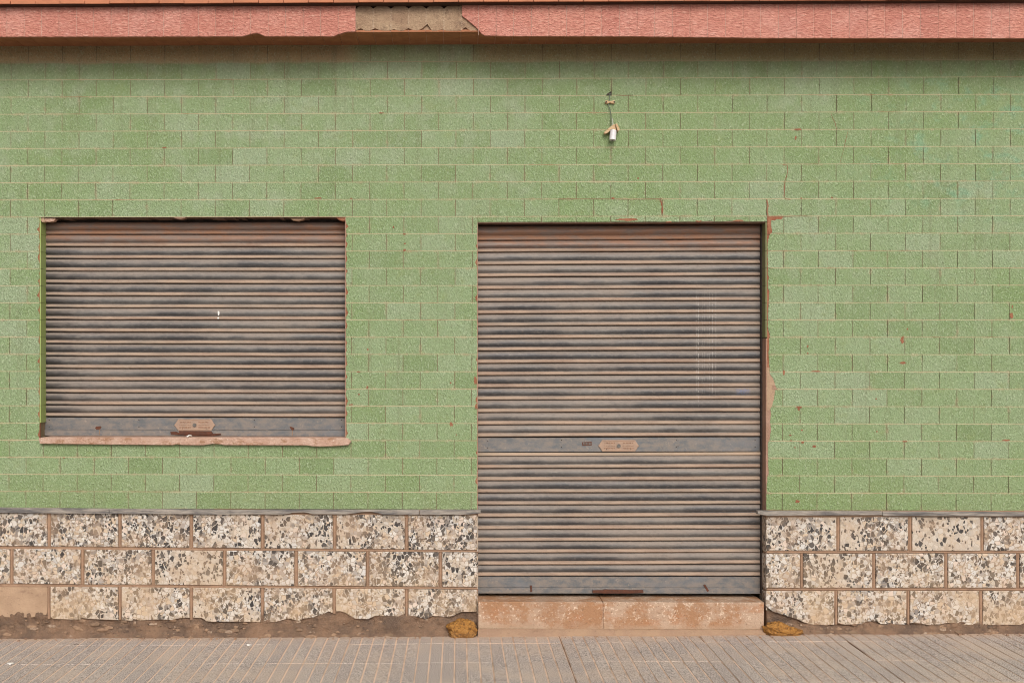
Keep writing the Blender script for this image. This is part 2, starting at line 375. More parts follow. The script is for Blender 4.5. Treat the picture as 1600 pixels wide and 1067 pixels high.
def m_sill():
    t = T('pink_stone_sill', 0.6, 0.3)
    n = t.noise(16.0, 6.0, 0.7)
    c = t.mix(t.ss(n, 0.35, 0.65), (0.47,0.285,0.205), (0.55,0.37,0.28))
    c = t.mix(t.mul(t.ss(t.noise(28.0, 5.0, 0.7, t.vec(0.6,1,1,(1,0,8))), 0.52, 0.64), 0.75), c, (0.32,0.165,0.085))
    c = t.mix(t.mul(t.ss(t.noise(50.0, 4.0, 0.7), 0.62, 0.7), 0.6), c, (0.74,0.60,0.48))
    t.col(c); t.bump(t.noise(70.0, 5.0, 0.7), 0.8, 0.012)
    return t.mat
def m_paving():
    t = T('granular_paving', 0.85, 0.2)
    n = t.noise(150.0, 3.0, 0.75); b = t.noise(3.0, 4.0, 0.6)
    base = t.mix(t.ss(t.rnd, 0.0, 1.0), (0.41,0.34,0.30), (0.46,0.385,0.335))
    c = t.mix(t.ss(n, 0.49, 0.39), base, (0.12,0.108,0.10))
    c = t.mix(t.ss(n, 0.55, 0.63), c, (0.66,0.56,0.48))
    c = t.mix(t.mul(t.ss(b, 0.42, 0.66), 0.5), c, (0.52,0.40,0.31))
    c = t.mix(t.mul(t.ss(t.y, -0.16, -0.03), t.ss(t.noise(7.0, 5.0, 0.7), 0.25, 0.6), 0.85), c, (0.48,0.335,0.235))
    c = t.mix(t.mul(t.ss(t.noise(18.0, 5.0, 0.7, t.vec(1,1,1,(3,3,0))), 0.60, 0.74), 0.35), c, (0.20,0.17,0.15))
    t.col(c); t.bump(n, 0.5, 0.003)
    return t.mat
def m_groove():
    t = T('sand_in_the_grooves', 0.95, 0.1)
    n = t.noise(4.0, 5.0, 0.65)
    c = t.mix(t.ss(t.m('ADD', t.m('MULTIPLY', t.x, 0.06), n), 0.40, 0.80), (0.66,0.48,0.36), (0.31,0.21,0.15))
    t.col(c); t.bump(t.noise(300.0, 2.0), 0.4, 0.003)
    return t.mat
def m_mortar(name, c1, c2, c3, dist=0.01):
    t = T(name, 0.92, 0.15)
    n = t.noise(7.0, 6.0, 0.7)
    c = t.mix(t.ss(n, 0.35, 0.65), c1, c2)
    c = t.mix(t.mul(t.ss(t.noise(24.0, 5.0, 0.7, t.vec(1,1,1.6,(2,0,4))), 0.55, 0.72), 0.75), c, c3)
    c = t.mix(t.mul(t.ss(t.noise(160.0, 3.0, 0.7), 0.58, 0.70), 0.4), c, (0.42,0.32,0.24))
    t.col(c); t.bump(t.m('ADD', t.noise(45.0, 6.0, 0.7), t.m('MULTIPLY', t.noise(220.0, 3.0), 0.4)), 0.7, dist)
    return t.mat
def m_foam():
    t = T('amber_expanding_foam', 0.6, 0.35)
    n = t.noise(70.0, 6.0, 0.75, None, 0.4)
    c = t.ramp(n, [(0.34,(0.045,0.02,0.008)),(0.42,(0.19,0.08,0.018)),(0.53,(0.40,0.18,0.033)),(0.66,(0.36,0.185,0.06)),(0.78,(0.22,0.13,0.06))])
    c = t.mix(t.mul(t.ss(t.z, 0.05, 0.0), 0.35), c, (0.28,0.17,0.09))
    t.col(c); t.bump(t.noise(55.0, 6.0, 0.75), 0.9, 0.012)
    return t.mat
TILE = m_tile(); GROUT = m_grout(); FASCIA = m_fascia(); TERR = m_terrazzo()
DIRTJ = m_plain('dirty_deep_joint', (0.15,0.125,0.07), (0.25,0.18,0.105), 9, 0.95, 0.3)
REVT2 = m_plain('dark_olive_reveal_tile', (0.17,0.175,0.075), (0.21,0.20,0.10), 6, 0.6, 0.2)  # darker olive for the tiles of the right door reveal
EAVE_SHADE = m_plain('painted_eave_shade', (0.09,0.05,0.035), (0.06,0.035,0.025), 12, 0.95, 0.4)  # dark brown that paints in the shade below the roof edge
SOFT = m_plain('brown_soffit_tile', (0.40,0.165,0.085), (0.32,0.125,0.06), 14, 0.7, 0.3)
JOINT = m_plain('pale_pointing', (0.62,0.42,0.34), (0.56,0.34,0.27), 20, 0.9, 0.3)
ROOFT = m_plain('terracotta_roof_tile', (0.52,0.20,0.105), (0.42,0.165,0.09), 9, 0.8, 0.4)
MBED = m_mortar('mortar_bed', (0.45,0.305,0.20), (0.37,0.245,0.16), (0.27,0.175,0.12), 0.006)
JMORT = m_mortar('joint_mortar', (0.36,0.225,0.145), (0.28,0.175,0.115), (0.18,0.11,0.075), 0.004)
BRICKM = m_mortar('red_brick_body', (0.27,0.10,0.055), (0.33,0.15,0.085), (0.14,0.055,0.035), 0.006)
CRACKM = m_mortar('dark_crack', (0.22,0.10,0.06), (0.30,0.15,0.09), (0.12,0.06,0.04), 0.004)
JAMBM = m_mortar('reveal_mortar', (0.38,0.235,0.17), (0.32,0.19,0.13), (0.20,0.11,0.08), 0.006)
LINT = m_mortar('lintel_mortar', (0.22,0.14,0.10), (0.16,0.10,0.07), (0.10,0.06,0.045), 0.006)
FOOTM = m_mortar('earthy_footing', (0.27,0.165,0.105), (0.15,0.10,0.072), (0.06,0.042,0.035), 0.03)
REVT = m_plain('olive_reveal_tile', (0.30,0.37,0.11), (0.33,0.40,0.15), 6, 0.5, 0.15, spec=0.35)
CAPM = m_plain('grey_slate_strip', (0.37,0.32,0.27), (0.13,0.12,0.115), 18, 0.8, 0.7, bd=0.01, vec=(0.35,1,2.2))
STEP = m_step(); SILL = m_sill()
PAVE = m_paving(); GROOVE = m_groove()
KERB = m_plain('sandy_concrete_kerb', (0.50,0.38,0.27), (0.44,0.34,0.255), 8, 0.9, 0.4)
ROAD = m_plain('dusty_asphalt', (0.19,0.175,0.155), (0.24,0.215,0.185), 3, 0.9, 0.4, 120)
FOAM = m_foam()
RUST = m_plain('rusted_iron', (0.13,0.05,0.03), (0.085,0.04,0.028), 40, 0.85, 0.5)
PLATE = m_plain('dusty_cast_plate', (0.40,0.26,0.18), (0.33,0.225,0.165), 40, 0.7, 0.4, spec=0.35)
PLATED = m_plain('worn_plate_relief', (0.30,0.17,0.105), (0.26,0.16,0.11), 60, 0.75, 0.3)
DARK = m_plain('dark_metal', (0.045,0.035,0.03), (0.07,0.05,0.04), 40, 0.7, 0.3)
BRASS = m_plain('tarnished_cylinder', (0.16,0.14,0.12), (0.10,0.085,0.075), 60, 0.5, 0.3, spec=0.5)
RAIL = m_rail('grey_steel_rail')
RUNM = m_plain('rust_stain', (0.22,0.14,0.095), (0.27,0.18,0.125), 40, 0.9, 0.2)
DUSTY = m_plain('dusty_steel_lip', (0.46,0.33,0.235), (0.36,0.28,0.21), 9, 0.8, 0.2, vec=(0.5,1,3))
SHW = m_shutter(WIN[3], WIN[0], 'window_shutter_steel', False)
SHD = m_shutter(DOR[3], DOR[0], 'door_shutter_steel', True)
WHITE = m_plain('chalky_white', (0.80,0.77,0.72), (0.70,0.66,0.60), 30, 0.7, 0.2)
CERAM = m_plain('white_ceramic', (0.72,0.70,0.70), (0.62,0.58,0.57), 30, 0.35, 0.05, spec=0.5)
WOOD = m_plain('bare_broken_wood', (0.60,0.43,0.27), (0.50,0.32,0.17), 30, 0.85, 0.3, vec=(1,1,3))
CABLE = m_plain('grey_green_cable', (0.12,0.15,0.10), (0.17,0.19,0.14), 30, 0.6, 0.1)
PLAST = m_plain('painted_render', (0.50,0.42,0.33), (0.44,0.36,0.28), 5, 0.9, 0.3)

# ================================================================== the setting
b = MB(); b.add([(-200,-200,-0.11),(200,-200,-0.11),(200,200,-0.11),(-200,200,-0.11)], [(0,1,2,3)])
tag(b.build('road', ROAD), 'dusty grey asphalt roadway in front of the pavement', 'road', kind='structure')
SLOPE = math.atan((ground_z(1) - ground_z(0)))
b = MB()
gz0, gz1 = ground_z(XL), ground_z(XR)
def slopebox(bb, x0, x1, y0, y1, top, bot, m=0):
    a, c = ground_z(x0), ground_z(x1)
    bb.add([(x0,y0,a+bot),(x1,y0,c+bot),(x1,y1,c+bot),(x0,y1,a+bot),(x0,y0,a+top),(x1,y0,c+top),(x1,y1,c+top),(x0,y1,a+top)],
           [(0,3,2,1),(4,5,6,7),(0,1,5,4),(1,2,6,5),(2,3,7,6),(3,0,4,7)], m)
slopebox(b, XL, XR, -1.003, 0.05, -0.012, -0.18)
pav = tag(b.build('pavement', GROOVE), kind='structure')
def paving_mesh(name, ln):
    q = MB(); j = 0.0004
    q.box(-0.2+j, 0.2-j, 0, ln, -0.011, -0.0025, 1)
    for k in range(6):
        x0 = -0.2 + k*0.4/6 + (0.0034 if k else 0.0028); x1 = -0.2 + (k+1)*0.4/6 - (0.0034 if k < 5 else 0.0028); c = 0.002
        y0, y1 = 0.002, ln-0.002
        q.add([(x0,y0,-0.005),(x1,y0,-0.005),(x1,y1,-0.005),(x0,y1,-0.005),(x0+c,y0+c,0),(x1-c,y0+c,0),(x1-c,y1-c,0),(x0+c,y1-c,0)],
              [(4,5,6,7),(0,1,5,4),(1,2,6,5),(2,3,7,6),(3,0,4,7)], 0)
    return q.mesh(name, [PAVE, GROOVE])
pm_full, pm_cut = paving_mesh('paving_tile', 0.4), paving_mesh('paving_tile_cut', 0.236)
xj = WX(872) + 0.2
gap_at = lambda i: (0.004 if i >= 0 else 0.0) + (0.0035 if i >= 4 else 0.0)
n0 = int(math.floor((XL - xj) / 0.4)) + 1
for i in range(n0, n0 + 22):
    x = xj + i * 0.4 + gap_at(i)
    if x < XL + 0.2 or x > XR - 0.2: continue
    for y, me in ((-0.206, pm_cut), (-0.606, pm_full), (-1.004, pm_full)):
        dz = random.uniform(-0.0015, 0.0015)
        link('paving_tile', me, pav, (x + random.uniform(-.0008,.0008), y, ground_z(x) + dz), (random.uniform(-.002,.002), -SLOPE + random.uniform(-.002,.002), random.uniform(-.0015,.0015)))
b = MB(); slopebox(b, XL, XR, -1.16, -1.012, -0.03, -0.25)
kerb = tag(b.build('kerb', KERB), kind='structure')
x = XL
while x < XR - 0.05:
    x2 = min(x + 0.8, XR); q = MB(); slopebox(q, x + 0.003, x2 - 0.003, -1.165, -1.007, random.uniform(-.002,.001), -0.028); q.build('kerb_stone', KERB, kerb); x = x2

# ================================================================== the building
shop = tag(link('shop_building', None), 'low shopfront faced in green tiles with two closed rusty roller shutters', 'building')

# ---- wall core with the two openings
def grid_solid(mb, xs, zs, keep, y0, y1, m=0):
    nx, nz = len(xs)-1, len(zs)-1
    K = lambda i, j: 0 <= i < nx and 0 <= j < nz and keep((xs[i]+xs[i+1])/2, (zs[j]+zs[j+1])/2)
    for i in range(nx):
        for j in range(nz):
            if not K(i, j): continue
            a, c, e, g = xs[i], xs[i+1], zs[j], zs[j+1]
            mb.add([(a,y0,e),(c,y0,e),(c,y0,g),(a,y0,g)], [(0,1,2,3)], m)
            mb.add([(a,y1,e),(a,y1,g),(c,y1,g),(c,y1,e)], [(0,1,2,3)], m)
            if not K(i-1,j): mb.add([(a,y0,e),(a,y0,g),(a,y1,g),(a,y1,e)], [(0,1,2,3)], m)
            if not K(i+1,j): mb.add([(c,y0,e),(c,y1,e),(c,y1,g),(c,y0,g)], [(0,1,2,3)], m)
            if not K(i,j-1): mb.add([(a,y0,e),(a,y1,e),(c,y1,e),(c,y0,e)], [(0,1,2,3)], m)
            if not K(i,j+1): mb.add([(a,y0,g),(c,y0,g),(c,y1,g),(a,y1,g)], [(0,1,2,3)], m)
inside = lambda x, z, r: r[0] < x < r[1] and r[2] < z < r[3]
b = MB()
CORE_Y = 0.0050
grid_solid(b, [XL, WIN[0]-.002, WIN[1]+.002, DOR[0]-.002, DOR[1]+.002, XR], [-0.2, WIN[2]-.002, DOR[3]+.002, WIN[3]+.002, 4.05],
           lambda x, z: not (inside(x, z, (WIN[0]-.002, WIN[1]+.002, WIN[2]-.002, WIN[3]+.002)) or inside(x, z, (DOR[0]-.002, DOR[1]+.002, -0.3, DOR[3]+.002))), CORE_Y, 0.35)
wall = b.build('wall', DIRTJ, shop, recalc=False)
b = MB(); b.box(XL+.01, XR-.01, 0.352, 4.0, -0.15, 4.0); b.build('rear_volume', PLAST, shop)

# ---- tiles
EDGE_R = [(338,1204),(341,1203),(352,1203),(364,1205),(365.5,1201),(380,1199),(428,1199),(433,1201),(438,1199),(449,1199),(455,1201),(473,1200),(500,1199),(512,1199),(520,1201),(530,1201),(556,1200),(575,1201),(583,1201),(590,1205),(600,1208),(608,1209),(610,1208),(622,1207),(635,1204),(636.5,1202),(645,1203),(660,1202),(672,1203),(688,1201),(690,1199),(716,1199.5),(742,1200),(744,1198.5),(797,1197)]
SPIKE = [(1208,601),(1210,602),(1214.5,608.5),(1207,608)]
def jag(z0, z1, amp, big):
    """inward bites along an edge: list of (z, d)"""
    n = 7; o = []
    bite = random.random() < big; c = random.uniform(0.15, 0.85); w = random.uniform(0.1, 0.25); a = random.uniform(0.006, 0.017)
    for i in range(n + 1):
        f = i / n; d = random.uniform(0, amp)
        if bite and abs(f - c) < w: d += a * (1 - abs(f - c) / w)
        o.append((lerp(z0, z1, f), d))
    return o
full_meshes = []
for k in range(8):
    q = MB(); w, h = PT - 0.0030, PR - 0.0020
    q.bbox(-w/2, w/2, -h/2, h/2, random.uniform(-.0003,.0003), 0.006, 0.0011)
    full_meshes.append(q.mesh('tile', TILE))
fulls, cut = [], MB()
WX0, WX1, WZ0, WZ1 = WIN
for k in range(0, 28):
    for i in range(-9, 39):
        xa = COL0 + PT * i + (0 if k % 2 else -PT/2) - 0.00055 * k; xb = xa + PT
        xc = (xa + xb) / 2
        zt, zb = row_z(k, xc), row_z(k + 1, xc)
        zt, zb = zt - .0011, zb + .0011
        xa += .0015; xb -= .0015
        if k == 0: zt = Z_SOF + 0.02
        if k == 27:
            continue
        if xa < XL or xb > XR: continue
        pieces = [(xa, xb, zb, zt)]
        hit = False
        for o in (WIN, (DOR[0], DOR[1], -1, DOR[3])):
            new = []
            for (a, c, e, g) in pieces:
                if c <= o[0] or a >= o[1] or g <= o[2] + .006 or e >= o[3] - .006: new.append((a, c, e, g)); continue
                hit = True
                if a < o[0] - .004: new.append((a, o[0], e, g))
                if c > o[1] + .004: new.append((o[1], c, e, g))
                if g > o[3] + .004: new.append((max(a, o[0]), min(c, o[1]), o[3], g))
            pieces = new
        if not hit and k != 0:
            near = any(abs(xa - o) < .004 or abs(xb - o) < .004 for o in (WX0, WX1, DOR[0], DOR[1])) and zb < WZ1
            if not near: fulls.append((xc, (zt + zb) / 2)); continue
        yf = random.uniform(-.0004, .0004)
        for (a, c, e, g) in pieces:
            poly = [(a, e), (c, e), (c, g), (a, g)]
            onR = abs(a - DOR[1]) < .005 and e < DOR[3]
            inwin = e < WZ1 - .01 and g > WZ0 + .01
            if onR:
                pts = []
                for q in range(9):
                    z = lerp(e, g, q / 8); py = HOR - (z - CZ) * FPX / (D - 0.028)
                    pts.append((WX(1197 + (pw(EDGE_R, py) - 1197)*1.3) + random.uniform(-.002, .002), z))
                poly = [(c, e), (c, g)] + pts[::-1]
            elif abs(c - DOR[0]) < .005:
                poly = [(a, g), (a, e)] + [(c - d, z) for z, d in jag(e, g, .004, .5)]
            elif abs(c - WX0) < .005 and inwin:
                poly = [(a, g), (a, e)] + [(c - d, z) for z, d in jag(e, g, .004, .75)]
            elif abs(a - WX1) < .005 and inwin:
                poly = [(c, g), (c, e)] + [(a + d, z) for z, d in jag(e, g, .006, .8)]
                poly = [poly[1], poly[0]] + [(a + d, z) for z, d in jag(e, g, .006, .8)][::-1]
            elif abs(e - DOR[3]) < .005:
                poly = [(a, g), (c, g)] + [(x, e + d * .8) for x, d in jag(a, c, .002, .35)][::-1]
            cut.prism(poly, yf, 0.006, 0.001)
# tiles over the window lintel keep their full height; pick the 300 that show largest
def depth_area(t): return -(D * _F[1] + t[0] * _F[0])
vis = [t for t in fulls if WX(-20) < t[0] < WX(1620) and t[1] < row_z(1, t[0])]
vis.sort(key=depth_area, reverse=True)
singles = set(vis[:300])
stuff = cut
for t_ in fulls:
    if t_ in singles:
        link('tile', random.choice(full_meshes), wall, (t_[0] + random.uniform(-.0004,.0004), random.uniform(-.0006,.0006), t_[1] + random.uniform(-.0003,.0003)),
             (random.uniform(-.004,.004), random.uniform(-.0015,.0015), random.uniform(-.003,.003)))
    else:
        w, h = PT/2 - .0015, PR/2 - .0010; y = random.uniform(-.0007,.0007)
        stuff.bbox(t_[0]-w, t_[0]+w, t_[1]-h, t_[1]+h, y, 0.006, 0.0011)
tag(stuff.build('tile_field', TILE, wall), kind='stuff')
q = MB()                                      # horizontal joints, struck almost flush
for k in range(1, 27):
    z = row_z(k, 0.0)
    spans = [(XL, XR)]
    if WIN[2] + .01 < z < WIN[3] - .01: spans = [(XL, WIN[0] - .004), (WIN[1] + .004, XR)]
    if z < DOR[3] - .01: spans = [p for a, c in spans for p in ((a, min(c, DOR[0] - .004)), (max(a, DOR[1] + (.062 if WZ(640) < z < WZ(578) else .022)), c)) if p[1] > p[0] and not (a == WIN[1] + .004 and p == (a, c) and False)]
    for a, c in spans:
        za, zc = row_z(k, a), row_z(k, c)
        q.add([(a,.0004,za-.0013),(c,.0004,zc-.0013),(c,.0004,zc+.0013),(a,.0004,za+.0013),(a,.004,za-.0013),(c,.004,zc-.0013),(c,.004,zc+.0013),(a,.004,za+.0013)],
              [(0,1,2,3),(0,4,5,1),(2,6,7,3),(1,5,6,2),(3,7,4,0),(4,7,6,5)])
tag(q.build('grout_lines', GROUT, wall), kind='stuff')

# ---- exposed brick/mortar at the broken edges of the openings
def strip(name, px0, px1, py0, py1, mat, y=0.0022, parent=wall, n=14):
    q = MB(); x0, x1 = WX(px0), WX(px1); za, zb = WZ(py1), WZ(py0)
    q.prism([(x0, za), (x1, za), (x1, zb), (x0, zb)], y, 0.02)
    return q.build(name, mat, parent)
strip('edge_render', 1198.6, 1216, 574, 640, MBED, 0.0016)
strip('edge_render', 1198.6, 1206, 640, 797, JAMBM, 0.0016)
strip('edge_render', 1198.6, 1206, 368, 574, BRICKM, 0.0024)
strip('edge_render', 1198.6, 1224, 338.6, 367, BRICKM, 0.0018)
strip('edge_render', 540.4, 546, 340, 683, BRICKM, 0.0024)
strip('edge_render', 56, 61.6, 340, 686, BRICKM, 0.0024)
strip('edge_render', 739, 745.6, 347, 795, BRICKM, 0.0024)
q = MB(); q.prism([W(*p) for p in SPIKE], -0.0016, 0.004); q.build('broken_notch', JAMBM, wall)
q = MB(); q.prism([W(*p) for p in [(1202,338.8),(1224,338.8),(1221,343),(1214,342.5),(1210,345),(1205,344),(1204.5,352),(1206,360),(1203,366),(1201,366),(1199,350),(1199.5,342)]], -0.0014, 0.004); q.build('broken_notch', BRICKM, wall)
# reveals
q = MB(); zs = [row_z(k, -2.5) for k in range(9, 23)]
for za, zb in zip(zs[1:], zs): q.box(WIN[0]-.002, WIN[0]+.005, 0.004, REC+.04, max(za+.001, WIN[2]), min(zb-.001, WIN[3]-.012))
tag(q.build('reveal_tiles', REVT, wall), 'bright olive green tiles lining the side of the opening')
q = MB(); q.box(WIN[1]-.004, WIN[1]+.002, 0.004, REC+.04, WIN[2], WIN[3]-.004); q.build('reveal_lining', JAMBM, wall)
q = MB(); q.box(DOR[0]-.002, DOR[0]+.003, 0.004, REC+.04, ground_z(0), DOR[3]-.004); q.build('reveal_lining', JAMBM, wall)
zs = [row_z(k, 1.8) for k in range(9, 18)]; q = MB()
for za, zb in zip(zs[1:], zs): q.box(DOR[1]-.006, DOR[1]+.002, 0.004, REC+.04, max(za+.001, WZ(529)), min(zb-.001, DOR[3]-.003))
q.build('reveal_tiles', REVT2, wall)
q = MB(); n = 40                               # ragged mortar of the right door reveal
for i in range(n):
    za, zb = lerp(WZ(797), WZ(529), i/n), lerp(WZ(797), WZ(529), (i+1)/n)
    yb = REC + .02 + random.uniform(-.022, .004)
    py = lerp(797, 529, i/n)
    if 722 < py < 745: yb -= 0.045 * (1 - abs(py-735)/12)
    if 765 < py < 785: yb -= 0.02
    q.box(DOR[1]-.004, DOR[1]+.003, 0.003, yb, za, zb)
q.build('reveal_lining', JAMBM, wall)
# lintel underside: broken mortar lumps
def lump_poly(name, pts, yf, yb, mat, parent=wall, bev=.002):
    q = MB(); q.prism([W(px, py, yf) for px, py in pts], yf, yb, bev); return q.build(name, mat, parent)
lump_poly('lintel_fragment', [(70,341),(86,340.5),(87,342.5),(84,346),(78,347),(70,346.5)], 0.012, 0.05, SILL)
lump_poly('lintel_fragment', [(63,341),(69,339.5),(70,347),(66,347.5),(63.5,345)], 0.006, 0.04, MBED)
lump_poly('lintel_fragment', [(452,339.5),(478,339.5),(474,343.5),(466,345.5),(457,344.5)], 0.02, 0.06, JMORT)
lump_poly('lintel_fragment', [(525,340),(546,338.8),(541.5,345),(535,345.5),(529,343.5)], 0.008, 0.05, BRICKM)
lump_poly('lintel_fragment', [(270,339),(290,338),(289,341),(283,342.5),(276,342)], 0.004, 0.05, JAMBM)
q = MB()                                      # ragged bedding above the window shutter
x = WIN[0]
while x < WIN[1]:
    w = random.uniform(.02, .07); q.box(x, min(x+w-.001, WIN[1]), 0.012 + random.uniform(0, .012), 0.2, WIN[3]-random.uniform(.002,.012), WIN[3]+.004); x += w
q.build('lintel_bedding', LINT, wall)
q = MB(); q.box(DOR[0], DOR[1], 0.004, 0.2, DOR[3]-.004, DOR[3]+.004); q.build('lintel_bedding', LINT, wall)
# ---- glaze chips and cracks
def blob(px, py, rx, ry, n=11):
    ph = random.random() * 9
    return [W(px + rx*cos(a)*(0.68 + .6*mnoise.noise((cos(a)*1.3+ph, sin(a)*1.3, ph))+.35*random.random()), py + ry*sin(a)*(0.68 + .6*mnoise.noise((cos(a)*1.3, ph, sin(a)*1.3))+.35*random.random())) for a in [2*pi*i/n for i in range(n)]]
CH = [(632,366,3,1.8),(632.5,381,2.4,1.6),(632,391,2.6,3),(705,663,2.6,5.5),(713,679,1.5,1.2),(1246,203,6,2.6),(1243,216,1.8,4),(1410,531,4,6.5),(1411,567,6,2.6),(1581,493,4,6),(1581.5,479,1.2,4),(1418,514,1.5,2.2),
      (1235,680,2.5,1.5),(1236,688,2,1.2),(1253,672,2,1.8),(1254,691,3,2.5),(1272,697,3.2,3),(1242,699,1.6,1.4),(1246,783,4.5,3.5),(1370,674,1.6,1.8),(1414,689.5,5,1.6),(1572,687.5,8,1.6),(1248,636,6,2.2),(1248,639,2,4),(1275,580,9,1.3),(1262,541,1.6,3),(1262,552,1.2,2),(1225,582,2,6),(1369,623,1.5,1.5),
      (575,546,1.6,2.4),(574,605,2,4),(561,616,2,1.6),(560,581,3,1.3),(704,598,2,1.6),(497,310,8,1.4),(549,310.5,3,1.2),(997,279,1.6,1.8),(958,310,3,2),(596,177,5,1.2),(257,231,5,1.2),(743,595,3.5,9),(744,635,2.5,6),(1300,309,1.8,1.6),(1252,310,1.8,1.4),(980,343.5,18,3.2),(1045,347,6,1.6),(1092,346,5,1.6),(1155,345,9,2),(548,632,5,1.4),(100,715,2,1.2),(615,355,2.2,2),(1034,318,1.6,6),(1035,328,1.2,9)]
for px, py, rx, ry in CH:
    q = MB(); q.prism(blob(px, py, rx*.95, ry*.85, 15), -0.0017, 0.003); q.build('glaze_chip', BRICKM, wall)
def crack(pts, w):
    p = [Vector((*W(*a),)) for a in pts]; L, Rr = [], []
    for i, c in enumerate(p):
        d = (p[min(i+1,len(p)-1)] - p[max(i-1,0)]).normalized(); nrm = Vector((-d.y, d.x)); ww = w * random.uniform(.2, .85) / 268
        L.append(tuple(c + nrm*ww)); Rr.append(tuple(c - nrm*ww))
    q = MB()
    for i in range(len(p)-1):
        q.add([(L[i][0],-.0016,L[i][1]),(Rr[i][0],-.0016,Rr[i][1]),(Rr[i+1][0],-.0016,Rr[i+1][1]),(L[i+1][0],-.0016,L[i+1][1]),
               (L[i][0],.003,L[i][1]),(Rr[i][0],.003,Rr[i][1]),(Rr[i+1][0],.003,Rr[i+1][1]),(L[i+1][0],.003,L[i+1][1])],
              [(0,1,2,3),(0,4,5,1),(1,5,6,2),(2,6,7,3),(3,7,4,0),(4,7,6,5)])
    q.build('crack', CRACKM, wall)
crack([(1223,258),(1230,258.5),(1230.5,268),(1229,276),(1226.5,283),(1226,292),(1225.5,304),(1227,311),(1235,312)], 1.0)
crack([(1298,177),(1301,185),(1305,193),(1307,202)], .5)
crack([(1325,205),(1321,220),(1318,235),(1312,256)], .45)
crack([(1198,312),(1200,322),(1198.5,330),(1200,338)], 1.4)
crack([(1200,338.5),(1215,338),(1232,338.6),(1245,337.8),(1262,338.2)], .6)
crack([(873,311.4),(920,311),(985,311.8),(1034,311.2)], .7)
crack([(1031,312),(1034,321),(1033,337)], .9)
crack([(963,149),(975,149.6),(989,149.2)], .6)

# ---- cornice
def m_bedx():
    t = T('fascia_bedding_mortar', 0.92, 0.15)
    c = t.mix(t.ss(t.noise(9.0, 6.0, 0.7), 0.35, 0.65), (0.45,0.31,0.20), (0.35,0.225,0.145))
    ph = t.m('FRACT', t.m('DIVIDE', t.m('SUBTRACT', t.x, WX(555.7, -PSOF)), 27.6 / FPX * (D - PSOF)))
    ed = t.m('MINIMUM', ph, t.m('SUBTRACT', 1.0, ph))
    c = t.mix(t.mul(t.ss(ed, 0.07, 0.01), t.ss(t.noise(40.0, 4.0), 0.35, 0.6), 0.6), c, (0.52,0.38,0.27))
    c = t.mix(t.mul(t.ss(t.noise(26.0, 6.0, 0.75, t.vec(1,1,0.6,(2,0,1))), 0.52, 0.66), 0.7), c, (0.22,0.14,0.095))
    c = t.mix(t.mul(t.ss(t.z, W(640, 26, -PSOF)[1], W(640, 12, -PSOF)[1]), t.ss(t.noise(14.0, 4.0), 0.3, 0.6), 0.5), c, (0.24,0.16,0.115))
    t.col(c)
    t.bump(t.m('ADD', t.noise(60.0, 6.0, 0.75), t.m('MULTIPLY', t.ss(ed, 0.10, 0.0), 0.12)), 0.9, 0.012)
    return t.mat
BEDX = m_bedx()
SKIRT = [(-400,58.5),(0,58),(378,57.5),(392,53.5),(399,52.2),(406,53.5),(414,57.2),(520,57.4),(532,53),(541,50.6),(556,49.6),(752,56),(800,57),(1000,57.5),(1200,60),(1600,60.3),(2000,60.5)]
YF = -PSOF - 0.013
Z_ROOF = WZ(3.4, 715, -PSOF - 0.06)
b = MB()
zcor = W(640, 13.5, -PSOF)[1]
b.box(XL, XR, -PSOF + 0.012, 0.0025, Z_SOF + 0.012, zcor); b.box(XL, XR, -PSOF + 0.11, 0.0025, zcor + .0005, Z_ROOF - 0.004)
corn = b.build('cornice', MBED, shop)
q = MB(); q.box(XL, XR, -PSOF - 0.0, -PSOF + 0.011, Z_SOF + 0.055, Z_ROOF - .004)     # bedding behind the fascia tiles, fills their joints
gx0, gx1 = WX(555.7, YF), WX(748, YF)
q = MB()
q.box(XL, gx0, -PSOF - 0.008, -PSOF + 0.011, Z_SOF + 0.0125, Z_ROOF - 0.004)
q.box(gx1, XR, -PSOF - 0.008, -PSOF + 0.011, Z_SOF + 0.0125, Z_ROOF - 0.004)
pointing = q
fp = 27.45 / (FPX / (D - PSOF - .013)); fx0 = WX(555.7, YF)
i0 = int((XL - fx0) / fp)
def to_px(x, y=YF):
    vx, vy = x, y + D
    return CX + FPX * (vx*_R[0] + vy*_R[1]) / (vx*_F[0] + vy*_F[1])
for i in range(i0, i0 + 95):
    xa, xb = fx0 + i*fp + .0012, fx0 + (i+1)*fp - .0012
    if xb > XR or xa < XL: continue
    if 0 <= i <= 5: continue
    if i != 6:
        zj = W(to_px(xa), pw(SKIRT, to_px(xa)) - 1.2, YF)[1]
        pointing.box(xa - .0020, xa - .0004, YF + .0022, -PSOF + .003, zj, Z_ROOF - .0035)
    q = MB(); y = YF + random.uniform(-.0006, .0006)
    if i == 6:
        poly = [W(*p, YF) for p in [(721.5,5),(747.5,5),(747.5,47),(744,43),(736,36.5),(728,30),(722,25)]]
    else:
        n = 6; poly = [(xa, Z_ROOF - .003), (xb, Z_ROOF - .003)]
        for j in range(n + 1):
            x = lerp(xb, xa, j/n); pp = to_px(x)
            py = pw(SKIRT, pp) + random.uniform(-.25, .25)
            if i == 7: py = max(py, 0) if j < 5 else py - (3 if j == 5 else 8)
            poly.append((x, W(pp, py, YF)[1]))
    q.prism(poly, y, -PSOF + 0.004, .0015); q.build('fascia_tile', FASCIA, corn)
pointing.build('pointing', JOINT, corn)
